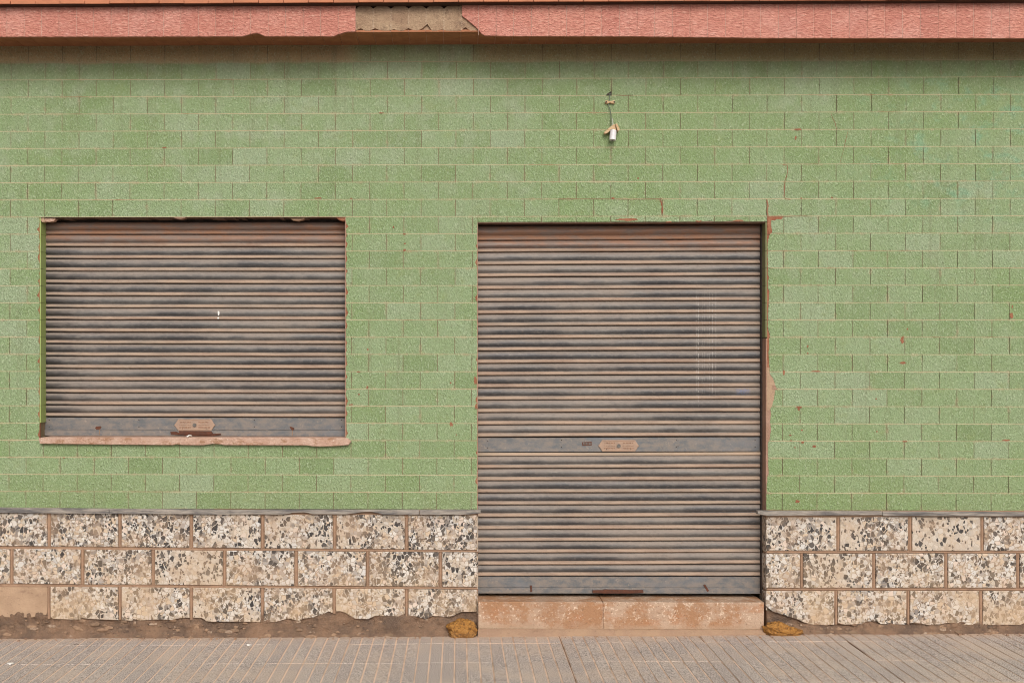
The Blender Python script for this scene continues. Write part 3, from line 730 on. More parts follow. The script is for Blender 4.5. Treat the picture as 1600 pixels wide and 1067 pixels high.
# exposed bedding where six fascia tiles are gone: scalloped top, holes at the joints
poly = []
for k in range(6):
    for j in range(6):
        a = 555.7 + 27.6*k + 27.6*j/6; f = (j/6)
        poly.append(W(a, 14.0 - 5.0*math.sin(pi*min(1,max(0,f)))**.5 + random.uniform(-.4,.4), -PSOF))
poly += [W(724, 8, -PSOF), W(724,24,-PSOF), W(734,31,-PSOF), W(748,44,-PSOF), W(750,48.2,-PSOF)]
for k in range(26, -1, -1):
    a = 556 + 7.45*k; d = 0.0
    for h, s_ in ((563,4),(588,6),(614,3),(640,6),(668,11),(660,4),(690,2),(728,6)):
        d = max(d, s_ * max(0, 1 - abs(a-h)/6))
    poly.append(W(a, 48.6 - d, -PSOF))
q = MB(); q.prism(poly, -PSOF - .001, -PSOF + .0118, .001); q.build('exposed_bedding', BEDX, corn)
# soffit tiles
sp_ = 27.45 / (FPX / (D - PSOF))
sx0 = WX(555.7, -PSOF)
for i in range(i0, i0 + 95):
    xa, xb = sx0 + i*sp_ + .0013, sx0 + (i+1)*sp_ - .0013
    if xb > XR or xa < XL: continue
    q = MB(); dz = random.uniform(-.0008, .0008)
    q.box(xa, xb, -PSOF + random.uniform(-.001,.001), 0.001, Z_SOF + dz, Z_SOF + .0115); q.build('soffit_tile', SOFT, corn)
q = MB(); q.box(XL, XR, -PSOF + .004, 0.0, Z_SOF + .003, Z_SOF + .0112); q.build('soffit_pointing', JOINT, corn)

# ---- roof edge
b = MB(); zr = Z_ROOF
b.add([(XL,-PSOF-.045,zr+.018),(XR,-PSOF-.045,zr+.018),(XR,4.0,zr+.55),(XL,4.0,zr+.55),(XL,-PSOF-.045,zr+.05),(XR,-PSOF-.045,zr+.05),(XR,4.0,zr+.60),(XL,4.0,zr+.60)],
      [(0,3,2,1),(4,5,6,7),(0,1,5,4),(1,2,6,5),(2,3,7,6),(3,0,4,7)])
roof = b.build('roof', ROOFT, shop)
rp = 39.1 / (FPX / (D - PSOF - .06)); x = WX(16, -PSOF-.06) - 12*rp
while x < XR - rp:
    if x > XL:
        q = MB(); dz = random.uniform(-.0012, .0012); dy = random.uniform(-.004, .004)
        q.box(x + .0015, x + rp - .0015, -PSOF - .06 + dy, -PSOF + .15, zr + dz, zr + .0165 + dz)
        q.build('eave_tile', ROOFT, roof)
    x += rp
q = MB(); q.box(XL, XR, -PSOF - .050, -PSOF + .14, zr - .0035, zr - .0015); q.build('eave_shade_strip', EAVE_SHADE, roof)  # added dark strip, stands for the shade under the eave tiles

# ---- plinth of terrazzo blocks
YP = -0.02
b = MB()
grid_solid(b, [XL, DOR[0]-.004, DOR[1]+.004, XR], [WZ(948), Z_CAP], lambda x, z: not (DOR[0] < x < DOR[1]), YP + 0.009, 0.003)
b.box(DOR[0]-.004, DOR[0]-.001, 0.0035, REC+.03, WZ(990), Z_CAP); b.box(DOR[1]+.001, DOR[1]+.004, 0.0035, REC+.03, WZ(990), Z_CAP)
# take the bed away behind the missing block: the bed is a closed box, so it is simply left thinner there
plinth = b.build('plinth', JMORT, shop, recalc=False)
def course(px, which):
    t = [(( 801.0,852.8),(857.5,911.7),(915.8,967.0)), ((805.0,859.0),(863.0,916.8),(921.0,973.0)), ((807.6,860.2),(864.8,918.0),(923.0,976.0))]
    f = pw([(0,0),(745,1),(1197,2),(3000,2)], px); i = min(1, int(f)); u = f - i
    a, c = t[i][which], t[i+1][which]
    return lerp(a[0], c[0], u), lerp(a[1], c[1], u)
J = {0: ([76.3,187,298.6,410,522.8,635.3], [1309.8,1422.3,1534.8]), 1: ([18,128.5,239,350.8,462.5,574.3,688], [1252.6,1366,1478.4,1591]), 2: ([76,187,298.6,409.5,522,635.3], [1306.8,1419.6,1533])}
BOT = {0: [(79,964),(83,967),(125,967.8),(127,965.3),(143,966.7),(185,968.3)],
 1: [(190.5,968.7),(199,969),(206,970.6),(207,966.7),(218,969),(245,967.6),(270,967.8),(280,966),(296,965)],
 2: [(301.5,965),(315.6,965.3),(322,970),(332,971),(370,971),(407,972)],
 3: [(412.5,971.7),(432,971.7),(443,968),(452,966.7),(466,970),(472.5,967),(489,964.5),(498,962),(506,958.6),(514.7,954),(519.5,956)],
 4: [(525,954.5),(532,954),(540,957.7),(550,963.6),(555,967),(574,967),(587,962),(600,962),(611,962),(622.7,963),(632.5,958.6)],
 5: [(638,961),(648,962.5),(656.4,964.5),(665,967),(675,962),(690,963),(702,964.5),(712,960),(722,956),(745,956)],
 10: [(1196.5,945),(1205,953.5),(1213,957),(1222,959.4),(1231,963),(1239,965.3),(1247,968),(1255.6,972),(1271,976),(1303.8,976)],
 11: [(1309.6,973),(1315,975),(1320,976),(1347,974.6),(1353.6,970.4),(1370.5,970.4),(1377,974.6),(1416.6,976)],
 12: [(1422.5,973),(1433,972.5),(1440,974.5),(1448,976),(1470,975.4),(1477,973),(1490,973),(1500,974.5),(1507,976),(1530,976)]}
def block(px0, px1, which, bot=None, edge=None):
    t0, b0 = course(px0, which); t1, b1 = course(px1, which)
    P = lambda px, py: W(px, py, YP)
    top = [(px0, t0), (px1, t1)]; g = .7
    if bot: pts = [P(*p) for p in top] + [P(*p) for p in sorted(bot, reverse=True)]
    else:
        low = [(px1, b1), (px0, b0)]
        pts = [P(*p) for p in top + low]
    pts = [(x + random.uniform(-.0012, .0012), z + random.uniform(-.0012, .0012)) for x, z in pts]
    q = MB(); q.prism(pts, YP + random.uniform(-.002, .002), edge if edge else YP + .016, .003)
    return q.build('terrazzo_block', TERR, plinth)
for w_ in range(3):
    for side in (0, 1):
        js = J[w_][side]; jw = 2.9
        if side == 0:
            ext = [js[0] - 111.3*k for k in range(4, 0, -1)]
            edges = ext + js + [745 + jw]
        else:
            ext = [js[-1] + 112.7*k for k in range(1, 4)]
            edges = [1197.2 - jw] + js + ext
        for a, c in zip(edges, edges[1:]):
            bot = None
            if w_ == 2:
                if side == 0 and abs(c - 76) < 1: continue          # the missing block
                key = ({int(round(k[0][0])): v for v, k in []})
                for kk, pl in BOT.items():
                    if abs(pl[0][0] - (a + jw)) < 4: bot = pl
                if side == 1 and a < 1200: bot = BOT[10]
            last = side == 0 and c > 744
            first = side == 1 and a < 1196
            block(a + jw, c - jw, w_, bot, edge=None)
# side faces of the plinth at the doorway (terrazzo returns)
for w_ in range(3):
    t0, b0 = course(1197, w_); q = MB()
    if w_ == 2: b0 = 950
    q.box(DOR[1]-.006, DOR[1]+.001, YP + .014, REC + .03, WZ(b0, 1197, .04), WZ(t0, 1197, .04)); q.build('terrazzo_return', TERR, plinth)
    t0, b0 = course(745, w_); q = MB()
    if w_ == 2: b0 = 956
    q.box(DOR[0]-.001, DOR[0]+.004, YP + .014, REC + .03, WZ(b0, 745, .04), WZ(t0, 745, .04)); q.build('terrazzo_return', TERR, plinth)
# raised pointing in the joints
q = MB()
def bead(px0, py0, px1, py1, w):
    y = YP + .004; a, c = W(px0, py0, y), W(px1, py1, y); h = w / 2 / 268
    if abs(px1-px0) > abs(py1-py0):
        q.add([(a[0],YP+.010,a[1]-h),(c[0],YP+.010,c[1]-h),(c[0],YP+.010,c[1]+h),(a[0],YP+.010,a[1]+h),(a[0],y,a[1]-h*.5),(c[0],y,c[1]-h*.5),(c[0],y,c[1]+h*.5),(a[0],y,a[1]+h*.5)],
              [(4,5,6,7),(0,1,5,4),(2,3,7,6),(1,2,6,5),(3,0,4,7)])
    else:
        q.add([(a[0]-h,YP+.010,a[1]),(a[0]+h,YP+.010,a[1]),(c[0]+h,YP+.010,c[1]),(c[0]-h,YP+.010,c[1]),(a[0]-h*.5,y+.0005,a[1]),(a[0]+h*.5,y+.0005,a[1]),(c[0]+h*.5,y+.0005,c[1]),(c[0]-h*.5,y+.0005,c[1])],
              [(4,5,6,7),(0,1,5,4),(2,3,7,6),(1,2,6,5),(3,0,4,7)])
for w_ in range(3):
    for px in J[w_][0] + J[w_][1]:
        t0, b0 = course(px, w_)
        if w_ == 2: b0 -= {522: 13, 635.3: 7}.get(px, 1)
        bead(px, t0, px, b0, 4.6)
for w_ in (0, 1):
    for a, c in ((-250, 745), (1198, 1900)):
        ya, yc = (course(a, w_)[1] + course(a, w_+1)[0]) / 2, (course(c, w_)[1] + course(c, w_+1)[0]) / 2
        bead(a, ya, c, yc, 3.8)
q.build('pointing', JMORT, plinth)
# bare bed of the missing block (recessed) with the slumped lower edge
q = MB(); pts = [W(*p, YP) for p in [(-30,916),(73,916),(73.5,938),(73,961),(62,961.5),(50,964.5),(30,965),(8,964.5),(2,962),(-30,962)]]
q.prism(pts, YP + .0072, YP + .02, .002); tag(q.build('bare_bedding', MBED, plinth), 'bare ochre mortar where a terrazzo block is missing')
# capping strip
def cap(pts_top, pts_bot, yf=-0.036):
    q = MB(); q.prism([W(*p, yf) for p in pts_top] + [W(*p, yf) for p in pts_bot[::-1]], yf, 0.002, .002); return q.build('capping_strip', CAPM, plinth)
cap([(-200,792.6),(0,793.4),(170,795.2)], [(-200,800.4),(0,801.2),(170,802.6)])
cap([(170.6,795.2),(359,796.8)], [(170.6,802.6),(359,803.8)])
cap([(359.6,796.8),(470,796.6),(572,796.8),(655,796.8)], [(359.6,803.4),(440,803.6),(452,802.6),(457,800.2),(474,799.4),(482,801.4),(488,803.2),(540,803.4),(556,801.6),(566,799),(580,798.6),(590,801),(598,803.6),(655,804)])
cap([(655.8,797),(700,796.8),(751,797.2)], [(655.8,804),(700,804.2),(732,803.6),(751,801.6)])
cap([(1184,798.2),(1240,798.4),(1379,798.8)], [(1184,803),(1200,806),(1240,805.2),(1379,804.6)])
cap([(1379.6,799.2),(1600,800.4),(1900,801.4)], [(1379.6,806),(1600,806.4),(1900,807)])
q = MB(); q.prism([W(*p, YP) for p in [(-250,800),(745,803),(745,808),(635,808.5),(300,804.5),(-250,802)]], YP + .0035, .002); q.prism([W(*p, YP) for p in [(1197,804),(1900,806),(1900,809.2),(1197,809.2)]], YP + .0035, .002); q.build('cap_bedding', JMORT, plinth)

# ---- rough footing under the blocks
def footing(xa, xb):
    nx = int((xb - xa) / 0.010); rows = 14; q = MB(); o = []
    for j in range(rows):
        f = j / (rows - 1)
        for i in range(nx + 1):
            x = lerp(xa, xb, i / nx); g = ground_z(x)
            z = lerp(WZ(952), g - 0.012, f)
            y = min(0.0015, lerp(-0.002, -0.058, f ** 2.6) + (.25 + f*(1-f)*4) * (0.020 * mnoise.fractal((x*6, f*1.7, 3.3), 1.0, 2.0, 5) + 0.010 * mnoise.noise((x*45, f*6, 1))))
            o.append((x, y, z + (0.012*mnoise.noise((x*9, 1.2, 7)) if j == rows-1 else 0)))
    q.add(o, [(j*(nx+1)+i, (j+1)*(nx+1)+i, (j+1)*(nx+1)+i+1, j*(nx+1)+i+1) for j in range(rows-1) for i in range(nx)])
    q.box(xa, xb, 0.03, 0.05, -0.1, WZ(952))
    return q.build('footing', FOOTM, shop, smooth=40)
f1 = footing(XL, WX(745)); f2 = footing(WX(1199), XR)
RUBM = T('rubble_bits', 0.95, 0.1)
RUBM.col(RUBM.mix(RUBM.ss(RUBM.noise(60.0, 4.0), 0.35, 0.65), RUBM.ramp(RUBM.rnd, [(0.0,(0.34,0.22,0.14)),(0.35,(0.22,0.15,0.10)),(0.65,(0.12,0.085,0.065)),(0.85,(0.40,0.30,0.22))], 'CONSTANT'), (0.25,0.16,0.105)))
RUBM.bump(RUBM.noise(120.0, 5.0, 0.7), 0.8, 0.006)
def rubble(xa, xb, cnt, par):
    q = MB(); bm = bmesh.new(); bmesh.ops.create_icosphere(bm, subdivisions=1, radius=1.0); bm.verts.ensure_lookup_table()
    bv = [v.co.copy() for v in bm.verts]; bf = [[v.index for v in f.verts] for f in bm.faces]; bm.free()
    for k in range(cnt):
        x = random.uniform(xa, xb); f = random.random(); g = ground_z(x)
        z = lerp(g - .004, WZ(968), f ** 1.4); y = lerp(-.058, -.006, f ** .55) + random.uniform(-.004, .006)
        sx = random.choice([.004,.006,.008,.012,.018,.03]) * random.uniform(.7, 1.3); sy = min(sx, .011)*random.uniform(.6,1); sz = min(sx*random.uniform(.35,.8), .013); sd = random.random()*50
        q.add([(x + v.x*sx*(1+.5*mnoise.noise(v*1.7+Vector((sd,0,0)))), y + v.y*sy*(1+.5*mnoise.noise(v*1.7+Vector((0,sd,0)))), z + v.z*sz*(1+.5*mnoise.noise(v*1.7+Vector((0,0,sd))))) for v in bv], bf)
    tag(q.build('rubble', RUBM.mat, par), kind='stuff')
rubble(XL, WX(740), 420, f1); rubble(WX(1202), XR, 300, f2)

# ---- door step
yS = -0.05
b = MB(); b.box(WX(747,yS), WX(1193,yS), yS + .006, REC + .06, -0.1, WZ(941, 970, yS) - .004)
step = b.build('door_step', STEP, shop)
for a, c in ((747, 941.3), (942.7, 1194)):
    q = MB(); x0, x1 = WX(a, yS), WX(c, yS); zt = WZ(940.5, 970, yS); zb = WZ(983, 970, yS)
    bb = .004
    q.bbox(x0, x1, zb, zt, yS, REC + .06, bb); q.build('step_slab', STEP, step)
q = MB(); n = 60; xa, xb = WX(747, yS), WX(1196, yS); o = []
for j in range(4):
    for i in range(n + 1):
        x = lerp(xa, xb, i/n); f = j/3
        o.append((x, yS + .003 - .016*f**2 + .004*mnoise.noise((x*12, f*2, 5)), lerp(WZ(980.5, 970, yS), ground_z(x) - .004, f)))
q.add(o, [(j*(n+1)+i, (j+1)*(n+1)+i, (j+1)*(n+1)+i+1, j*(n+1)+i+1) for j in range(3) for i in range(n)])
q.build('step_mortar', m_mortar('step_mortar', (0.36,0.235,0.15), (0.31,0.20,0.135), (0.24,0.15,0.10), .006), step, smooth=50)

# ---- window sill
yW = -0.026
top = [(60,684.6),(66,683.2),(160,683),(300,683.4),(440,683.6),(541,684.2),(545,686),(548,690)]
low = [(545,695.2),(536,696),(520,697),(500,697.6),(488,697.2),(480,695.8),(470,695.8),(350,695.4),(344,694),(332,693.4),(322,694.8),(318,695.6),(284,695.2),(276,694),(270,695.4),(160,694.4),(62,693.2)]
q = MB(); q.prism([W(*p, yW) for p in top + low], yW, REC + .05, .003)
tag(q.build('window_sill', SILL, shop), 'chipped pink stone sill broken at its right end')

# ---- roller shutters
def slat_mesh(name, w, mat, seed):
    pr = [(0.0,-.0005),(-.012,-.0065),(-.09,-.0115),(-.22,-.0152),(-.36,-.0170),(-.50,-.0160),(-.59,-.0120),(-.65,-.0070),(-.675,-.0055),(-.685,-.0090),(-.77,-.0120),(-.88,-.0165),(-.955,-.0175),(-.975,-.0130),(-.977,.006)]
    q = MB(); n = len(pr); N = 12; vs = []
    for k in range(N + 1):
        x = lerp(-w/2, w/2, k/N)
        sz = .022*mnoise.noise((x*1.7, seed, .5)) + .010*mnoise.noise((x*6, seed, 4.5)); sy = .0022*mnoise.noise((x*2.3, 9.1, seed)) + .0010*mnoise.noise((x*9, 2.1, seed))
        for z, y in pr: vs.append((x, y + sy*(1 if z < -.02 and z > -.96 else .6), z + sz*(.5 if z > -.02 else 1.0) + .02*mnoise.noise((x*5, z*3, seed+7))*(1 if -.7 < z < -.1 else 0)))
    q.add(vs, [(k*n+i, k*n+i+1, (k+1)*n+i+1, (k+1)*n+i) for k in range(N) for i in range(n-1)])
    me = q.mesh(name, mat, recalc=False); me.shade_smooth(); me.set_sharp_from_angle(angle=radians(38)); return me
def shutter(label, px0, px1, lines, first, tilt, mat, cxp):
    x0, x1 = WX(px0, REC), WX(px1, REC); w = x1 - x0; xc = (x0 + x1) / 2
    q = MB(); zt, zb = WZ(lines[0]-25, cxp, REC), WZ(925 if cxp > 600 else lines[-1]+25, cxp, REC)
    q.box(x0, x1, REC + .014, REC + .018, zb, zt)
    root = q.build('roller_shutter', DARK, shop); tag(root, label)
    for xa, xb in ((x0 - .012, x0 - .002), (x1 + .002, x1 + .012)):
        q = MB(); q.box(xa, xb, REC - .022, REC + .03, zb, zt); q.build('guide_rail', DARK, root)
    ms = [slat_mesh('slat', w, mat, cxp + 3.7*k) for k in range(5)]; prev = first; lastk = -1
    for py in lines:
        if py is None: prev = None; continue
        if isinstance(py, tuple): prev = py[0]; continue
        za, zb = WZ(prev, cxp, REC), WZ(py, cxp, REC)
        link('slat', random.choice(ms), root, (xc + random.uniform(-.001,.001), REC + random.uniform(-.0012,.0012), za + random.uniform(-.0004,.0004)), (random.uniform(-.015,.015), -radians(tilt) + random.uniform(-.0005,.0005), 0), (1, 1, za - zb))
        prev = py
    return root, xc, w
def plate_rail(root, px0, px1, py0, py1, tilt, proud=.012, name='bottom_rail', lipat=None):
    x0, x1 = WX(px0, REC), WX(px1, REC); za, zb = WZ(py1, (px0+px1)/2, REC), WZ(py0, (px0+px1)/2, REC)
    q = MB(); w = (x1-x0)/2; h = (zb-za)/2
    if lipat:
        zl = WZ(lipat, (px0+px1)/2, REC) - (za+zb)/2
        q.bbox(-w, w, zl, h, -proud, .012, .0015); q.bbox(-w, w, -h, zl - .0006, -proud - .004, .012, .002)
    else: q.bbox(-w, w, -h, h, -proud, .012, .002)
    o = q.build(name, RAIL, root); o.location = ((x0+x1)/2, REC, (za+zb)/2); o.rotation_euler = (0, -radians(tilt), 0); return o
def disc(name, px, py, r, mat, root, y, t=.002, n=10):
    x, z = W(px, py, REC); q = MB(); q.tube([(x, y + t, z), (x, y - t*.4, z), (x, y - t, z)], [r, r, r*.7], n); return q.build(name, mat, root)
def lock_plate(root, px0, px1, py0, py1, yf):
    x0, z0 = W(px0, py1, REC); x1, z1 = W(px1, py0, REC); h = z1 - z0; c = h*.36
    poly = [(x0+c,z0),(x1-c,z0),(x1-c*.35,z0+c),(x1,z0+h*.5),(x1-c*.35,z1-c),(x1-c,z1),(x0+c,z1),(x0+c*.35,z1-c),(x0,z0+h*.5),(x0+c*.35,z0+c)]
    q = MB(); q.prism(poly, yf - .007, yf + .002, .002); q.build('lock_plate', PLATE, root)
    q = MB(); xm = (x0+x1)/2; W_ = x1 - x0           # worn lettering and border in relief, unreadable
    for zr, hh in ((.74,.13),(.50,.05),(.30,.14)):
        for sgn in (-1, 1):
            x = .055 * W_ * 2
            while x < W_*.36:
                ww = random.uniform(.004, .009)
                q.box(xm + sgn*x - ww/2, xm + sgn*x + ww/2, yf - .0082, yf - .006, z0 + h*(zr - hh*random.uniform(.3,.55)), z0 + h*(zr + hh*random.uniform(.3,.55)))
                x += ww + .0022
    for zz in (z0 + h*.09, z1 - h*.09): q.box(x0 + c*1.2, x1 - c*1.2, yf - .0078, yf - .006, zz - .0008, zz + .0008)
    q.build('plate_relief', PLATED, root)
    pm = (px0+px1)/2; pc = (py0+py1)/2
    q = MB(); x, z = W(pm, pc, REC); r = .0115
    q.tube([(x, yf - .006, z), (x, yf - .0115, z), (x, yf - .0125, z), (x, yf - .0105, z)], [r, r, r*.8, r*.45], 16); q.build('lock_cylinder', BRASS, root)
    for dx, dz in ((-.31,.27),(.31,.27),(-.33,-.3),(.33,-.3)): disc('rivet', pm + dx*(px1-px0)*.9, pc - dz*(py1-py0), .0022, DARK, root, yf - .007)
def slot(root, pts, yf, name='bolt_slot', mat=None):
    q = MB(); q.prism([W(*p, yf) for p in pts], yf - .0012, yf + .004); q.build(name, mat or RUST, root)

wl = [367.0,386.3,404.9,424.4,443.7,462.9,481.8,500.3,519.2,537.6,556.8,575.9,595.0,614.0,632.9,651.2]
ws, xc, w = shutter('wide window roller shutter of ribbed grey steel coated in brown dust', 69.5, 541.5, wl, 347.5, -0.08, SHW, 300)
for py in (328,): pass
plate_rail(ws, 69.5, 541.5, 652.4, 681.0, -0.08, lipat=671.5)
yR = REC - .012
lock_plate(ws, 273, 337.5, 654.5, 673, yR)
for px in (78, 218, 398, 534): 
    for py in (656, 666.5): disc('rivet', px, py, .0032, DARK, ws, yR, .0016)
slot(ws, [(148.5,668.4),(150.5,666.2),(157,665.4),(158.8,667.4),(156.5,670.4),(151,671.4)], yR); slot(ws, [(452.4,666.4),(456,666.8),(460,668.6),(459.6,671.4),(457,672.8),(454.4,670.4)], yR)
slot(ws, [(154.6,670.6),(156.4,670.4),(156.2,679),(155,679)], yR - .004, 'rust_run', RUNM); slot(ws, [(456.2,672),(457.8,672),(457.4,680.5),(456.3,680.5)], yR - .004, 'rust_run', RUNM)
yb_ = yR - .006
def bar(root, name, pts, yf, yb, mat):
    q = MB(); q.prism([W(*p, yf) for p in pts], yf, yb, .0015); return q.build(name, mat, root)
bar(ws, 'latch', [(280,673.2),(330,674),(332,677),(328,680),(300,678.4),(278,678.8)], yR - .016, yR - .002, RUST)
bar(ws, 'latch_bar', [(266,674.5),(275,674),(280,676.5),(318,677.5),(344,677),(345.5,679),(330,681.6),(300,680.8),(267,678.6)], yR - .012, yR - .004, RUST)
q = MB(); q.prism([W(*p, REC) for p in [(341,486.5),(343.6,486.2),(344,489.5),(343,493.5),(341.6,493)]], REC - .0185, REC - .006); q.prism([W(*p, REC) for p in [(340.8,496),(343.4,496),(343.2,498.2),(341,498.4)]], REC - .019, REC - .006)
q.build('paint_fleck', WHITE, ws)

dl = [375.5,394.0,413.6,432.6,451.8,471.0,490.1,509.2,528.8,548.0,567.0,586.0,605.0,624.4,643.7,663.0,682.0]
dl2 = [731.0,750.2,769.3,787.8,806.8,826.0,844.6,862.8,881.0,899.0]
ds, xc, w = shutter('tall door roller shutter of ribbed grey steel with a lock rail across', 744, 1186.5, dl, 352, 0.2, SHD, 968)
me_d = sorted({c.data for c in ds.children if c.name.startswith('slat')}, key=lambda d: d.name)
prev = 711.8
for py in dl2:
    za, zb = WZ(prev, 968, REC), WZ(py, 968, REC)
    rot = -radians(0.24) + random.uniform(-.0006, .0006)
    if py == 881.0: rot -= .0022
    link('slat', random.choice(me_d), ds, (xc + random.uniform(-.001,.001), REC + random.uniform(-.0012,.0012), za), (random.uniform(-.015,.015), rot, 0), (1, 1, za - zb)); prev = py
plate_rail(ds, 744, 1186.5, 683.2, 705.4, 0.22, name='lock_rail')
q = MB(); x0, x1 = WX(744, REC), WX(1188, REC); za, zb = WZ(711.4, 968, REC), WZ(706.6, 968, REC)
q.bbox(-(x1-x0)/2, (x1-x0)/2, -(zb-za)/2, (zb-za)/2, -.015, .01, .003); o = q.build('rail_lip', DUSTY, ds); o.location = ((x0+x1)/2, REC, (za+zb)/2); o.rotation_euler = (0, -radians(.22), 0)
plate_rail(ds, 744, 1186.5, 900.0, 926.2, 0.1, lipat=917.0)
lock_plate(ds, 934, 998, 687, 705, yR)
for px in (762, 877, 1056, 1179):
    for py in (687.4, 698.0): disc('rivet', px, py + (1.2 if px < 800 else 0), .0032, DARK, ds, yR, .0016)
slot(ds, [(909.5,690.6),(924.5,690.0),(924.6,695.6),(909.8,696.2)], yR, 'small_plate')
q = MB()
for k in range(6):
    px = 911 + k*2.3; q.box(WX(px, yR), WX(px+1.4, yR), yR - .0022, yR - .0008, WZ(694.8, 915, yR), WZ(691.6, 915, yR))
q.build('plate_relief', BRASS, ds)
slot(ds, [(827.8,914.4),(831,914.2),(831.6,924.2),(828.6,924.4)], yR - .004); slot(ds, [(1099,913.4),(1102,912.6),(1108,922.6),(1105,924.2)], yR - .004)
bar(ds, 'pull_handle', [(926,922.2),(942,922.0),(944,920.8),(958,921.2),(986,922),(1005,921.6),(1005.6,925.8),(990,926.6),(950,927.2),(926.4,926)], yR - .018, yR - .003, RUST)

# ================================================================== things on and by the building
# broken lamp holder on the wall
lamp = tag(link('wall_lamp', None, None, (*[WX(955)], 0, WZ(205, 955))), 'broken wall light with bare white ceramic socket hanging from its cable', 'lamp')
def child(bb, name, mat, smooth=None):
    o = bb.build(name, mat, None, smooth); o.parent = lamp; o.matrix_parent_inverse = Matrix.Translation(lamp.location).inverted(); return o
def P3(px, py, y): x, z = W(px, py, y); return (x, y, z)
q = MB(); q.prism([W(*p, -.002) for p in [(946.5,149.6),(949.5,146.2),(952.5,144.6),(955.2,143),(955.5,149.8)]], -.0022, .004); child(q, 'wall_hole', DARK)
q = MB(); q.tube([P3(951.5,147.5,-.003), P3(953.5,146.5,-.008), P3(952.3,152,-.009), P3(952,157,-.01)], .0028, 6); child(q, 'cable_end', CABLE)
q = MB(); q.prism([W(*p, -.016) for p in [(945.5,159.5),(946.5,157.4),(949.5,157.2),(952,158.2),(956,158),(959,157),(961,157.8),(961.4,160.2),(960,162.2),(957,162),(953,160.8),(950,162.2),(947,162)]], -.016, .001, .003); child(q, 'cable_clip', WOOD)
for px in (947.3, 959.8):
    x, z = W(px, 159.8, -.016); q = MB(); q.tube([(x,-.012,z),(x,-.0172,z)], .0048, 10); child(q, 'screw', DARK)
q = MB(); q.tube([P3(950.5,161,-.008), P3(951.3,166,-.012), P3(953.3,172,-.016), P3(954.6,180,-.014), P3(954.8,188,-.012), P3(954.6,198,-.012)], .0026, 6); child(q, 'cable', CABLE)
q = MB(); q.tube([P3(957.4,186,-.006), P3(957.6,192,-.01), P3(957.2,199,-.014)], .0016, 6); child(q, 'wire', CERAM)
q = MB(); q.prism([W(*p, -.035) for p in [(943.6,207),(950,201.4),(959.6,193.8),(961.6,195.6),(962.6,204.5),(959,203),(955.6,201),(953,204.4),(950,207.6),(945,209.6)]], -.035, -.006, .002); child(q, 'broken_base', WOOD)
q = MB(); q.prism([W(*p, -.03) for p in [(961,194.6),(963.6,194),(968,202),(966.4,205.2),(964.4,205.2)]], -.042, -.004, .002); child(q, 'broken_base', WOOD)
q = MB(); a, c = Vector(P3(958.4,203.5,-.03)), Vector(P3(957.0,219.8,-.038)); d = (c-a).normalized()
q.tube([a, a+d*.004, a+d*.03, c-d*.002, c, c-d*.002, a+d*.02], [.012,.0185,.0192,.019,.0165,.0145,.013], 20, caps=False); child(q, 'ceramic_socket', CERAM, 40)
q = MB(); q.tube([c-d*.022, c-d*.003], [.0142,.0142], 16); child(q, 'screw_shell', DARK)
q = MB(); q.tube([c-d*.004, c+d*.005, c+d*.007], [.0055,.0055,.002], 10); child(q, 'contact', BRASS)

# lumps of foam at both ends of the step
def foam(px0, px1, py0, label, seed, dep):
    x0, x1 = WX(px0, -.05), WX(px1, -.05); xc = (x0+x1)/2; g = ground_z(xc) - .006; h = WZ(py0, 715, -.05) - g
    bm = bmesh.new(); bmesh.ops.create_icosphere(bm, subdivisions=5, radius=1.0)
    for v in bm.verts:
        p = v.co.copy(); sv = Vector((seed, seed*.3, 0))
        r = 1 + .24*mnoise.fractal(p*1.5 + sv, 1, 2, 3) - .16*abs(mnoise.noise(p*3.6 + sv)) - .13*abs(mnoise.noise(p*8.5 - sv)) - .08*abs(mnoise.noise(p*19 + sv)) + .05*mnoise.noise(p*30)
        s_ = 1.0
        if dep == 'low': s_ = 1.0 if p.x < -.2 else 1.0 - .42*min(1, (p.x+.2)/.5)
        v.co = Vector((p.x*r*(x1-x0)/2*1.12, p.y*r*.040, max(0.0, (p.z*r*.62*s_ + .34*s_))*h*1.12))
    me = bpy.data.meshes.new('foam_lump'); bm.to_mesh(me); bm.free(); me.materials.append(FOAM); me.shade_smooth()
    o = link('foam_lump', me, None, (xc, -.054, g)); tag(o, label, 'foam', 'foam lumps beside the step'); return o
foam(700, 745, 968, 'rounded amber lump of foam at the left end of the door step', 3.1, 'round')
foam(1194, 1253, 967, 'long brown lump of foam at the right end of the door step', 8.4, 'low')

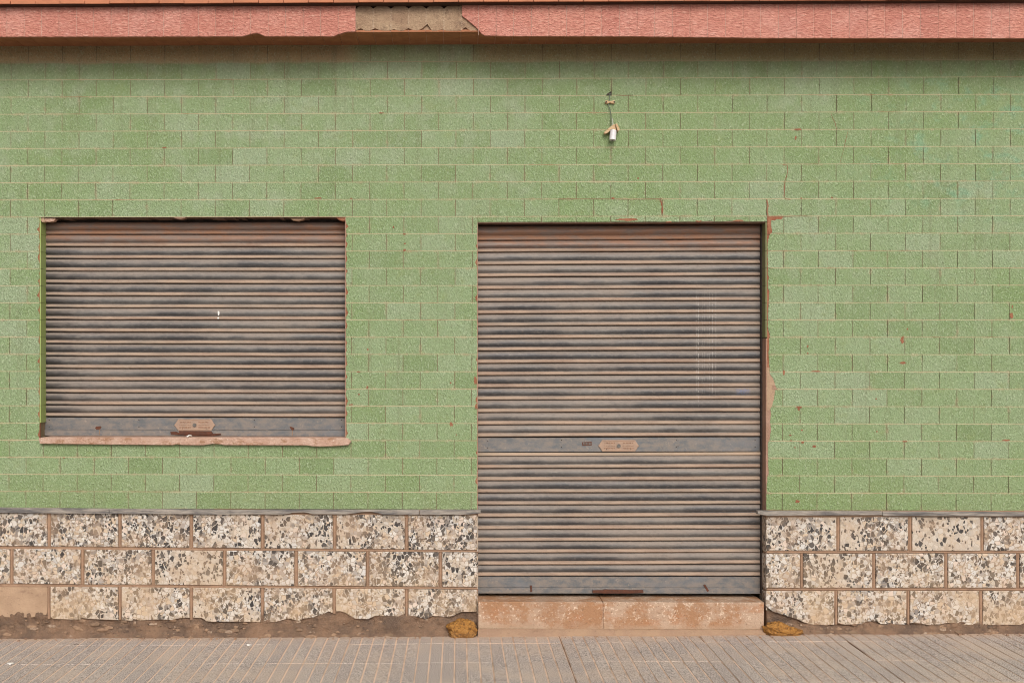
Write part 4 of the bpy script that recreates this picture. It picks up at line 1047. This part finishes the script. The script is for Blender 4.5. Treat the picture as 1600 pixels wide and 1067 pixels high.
# litter
def scrap(label, x, y, z, sx, sy, seed, mat=WHITE):
    q = MB(); random.seed(seed); n = 9; top = []; 
    for i in range(n):
        a = 2*pi*i/n; r = random.uniform(.6, 1.1); top.append((cos(a)*r*sx, sin(a)*r*sy, random.uniform(.001, .006)))
    vs = top + [(p[0], p[1], p[2]-.001) for p in top] + [(0,0,.007),(0,0,.006)]
    q.add(vs, [(i,(i+1)%n,2*n) for i in range(n)] + [((i+1)%n+n,i+n,2*n+1) for i in range(n)] + [(i,i+n,(i+1)%n+n,(i+1)%n) for i in range(n)])
    o = q.build('paper_scrap', mat); o.location = (x, y, z); tag(o, label, 'litter', 'paper litter'); return o
zsill = WZ(683.3, 300, yW) + .0005
o = scrap('crumpled white paper scrap tucked under the window shutter lock', WX(295, yW), yW + .016, zsill, .021, .012, 4); o.scale = (1,1,2.2)
def on_ground(px, py):
    # point of the pavement seen at a pixel
    for it in range(1, 4000):
        y = -it * .0005; x, z = W(px, py, y)
        if z <= ground_z(x): continue
        return x, y
    return WX(px), -.3
def gp(px, py):
    lo = None
    y = 0.0
    while y > -1.6:
        x, z = W(px, py, y)
        if z >= ground_z(x): return x, y, ground_z(x)
        y -= .002
    return x, y, ground_z(x)
gx, gy, gz = gp(16, 1037); scrap('white paper scrap on the pavement below the missing block', gx, gy, gz + .001, .022, .02, 11)
gx, gy, gz = gp(389, 1008); scrap('small white paper scrap on the pavement near the wall', gx, gy, gz + .001, .015, .02, 15)
random.seed(21)
q = MB()
for k in range(170):                            # grit along the foot of the wall
    px = random.uniform(-60, 1660); x = WX(px)
    if DOR[0] < x < DOR[1] and random.random() < .6: continue
    y = -0.058 - abs(random.gauss(0, .022)) - (0.012 if DOR[0] < x < DOR[1] else 0); r = random.choice([.002,.003,.003,.004,.006]); z = ground_z(x) + r*.4
    pts = [(x+random.uniform(-1,1)*r*.3+sx*r, y+random.uniform(-1,1)*r*.3+sy*r, z+sz*r*.6) for sx in (-1,1) for sy in (-1,1) for sz in (-1,1)]
    q.add(pts, [(0,1,3,2),(4,6,7,5),(0,4,5,1),(2,3,7,6),(0,2,6,4),(1,5,7,3)])
tag(q.build('grit', JMORT), 'loose brown grit along the foot of the wall', 'grit', kind='stuff')
gx, gy, gz = gp(119, 1007); q = MB(); q.tube([(gx-.014,gy,gz+.003),(gx,gy+.004,gz+.006),(gx+.016,gy-.002,gz+.003)], [.001,.0018,.001], 6)
tag(q.build('twig', DARK), 'short dark twig lying on the pavement near the wall foot', 'twig')
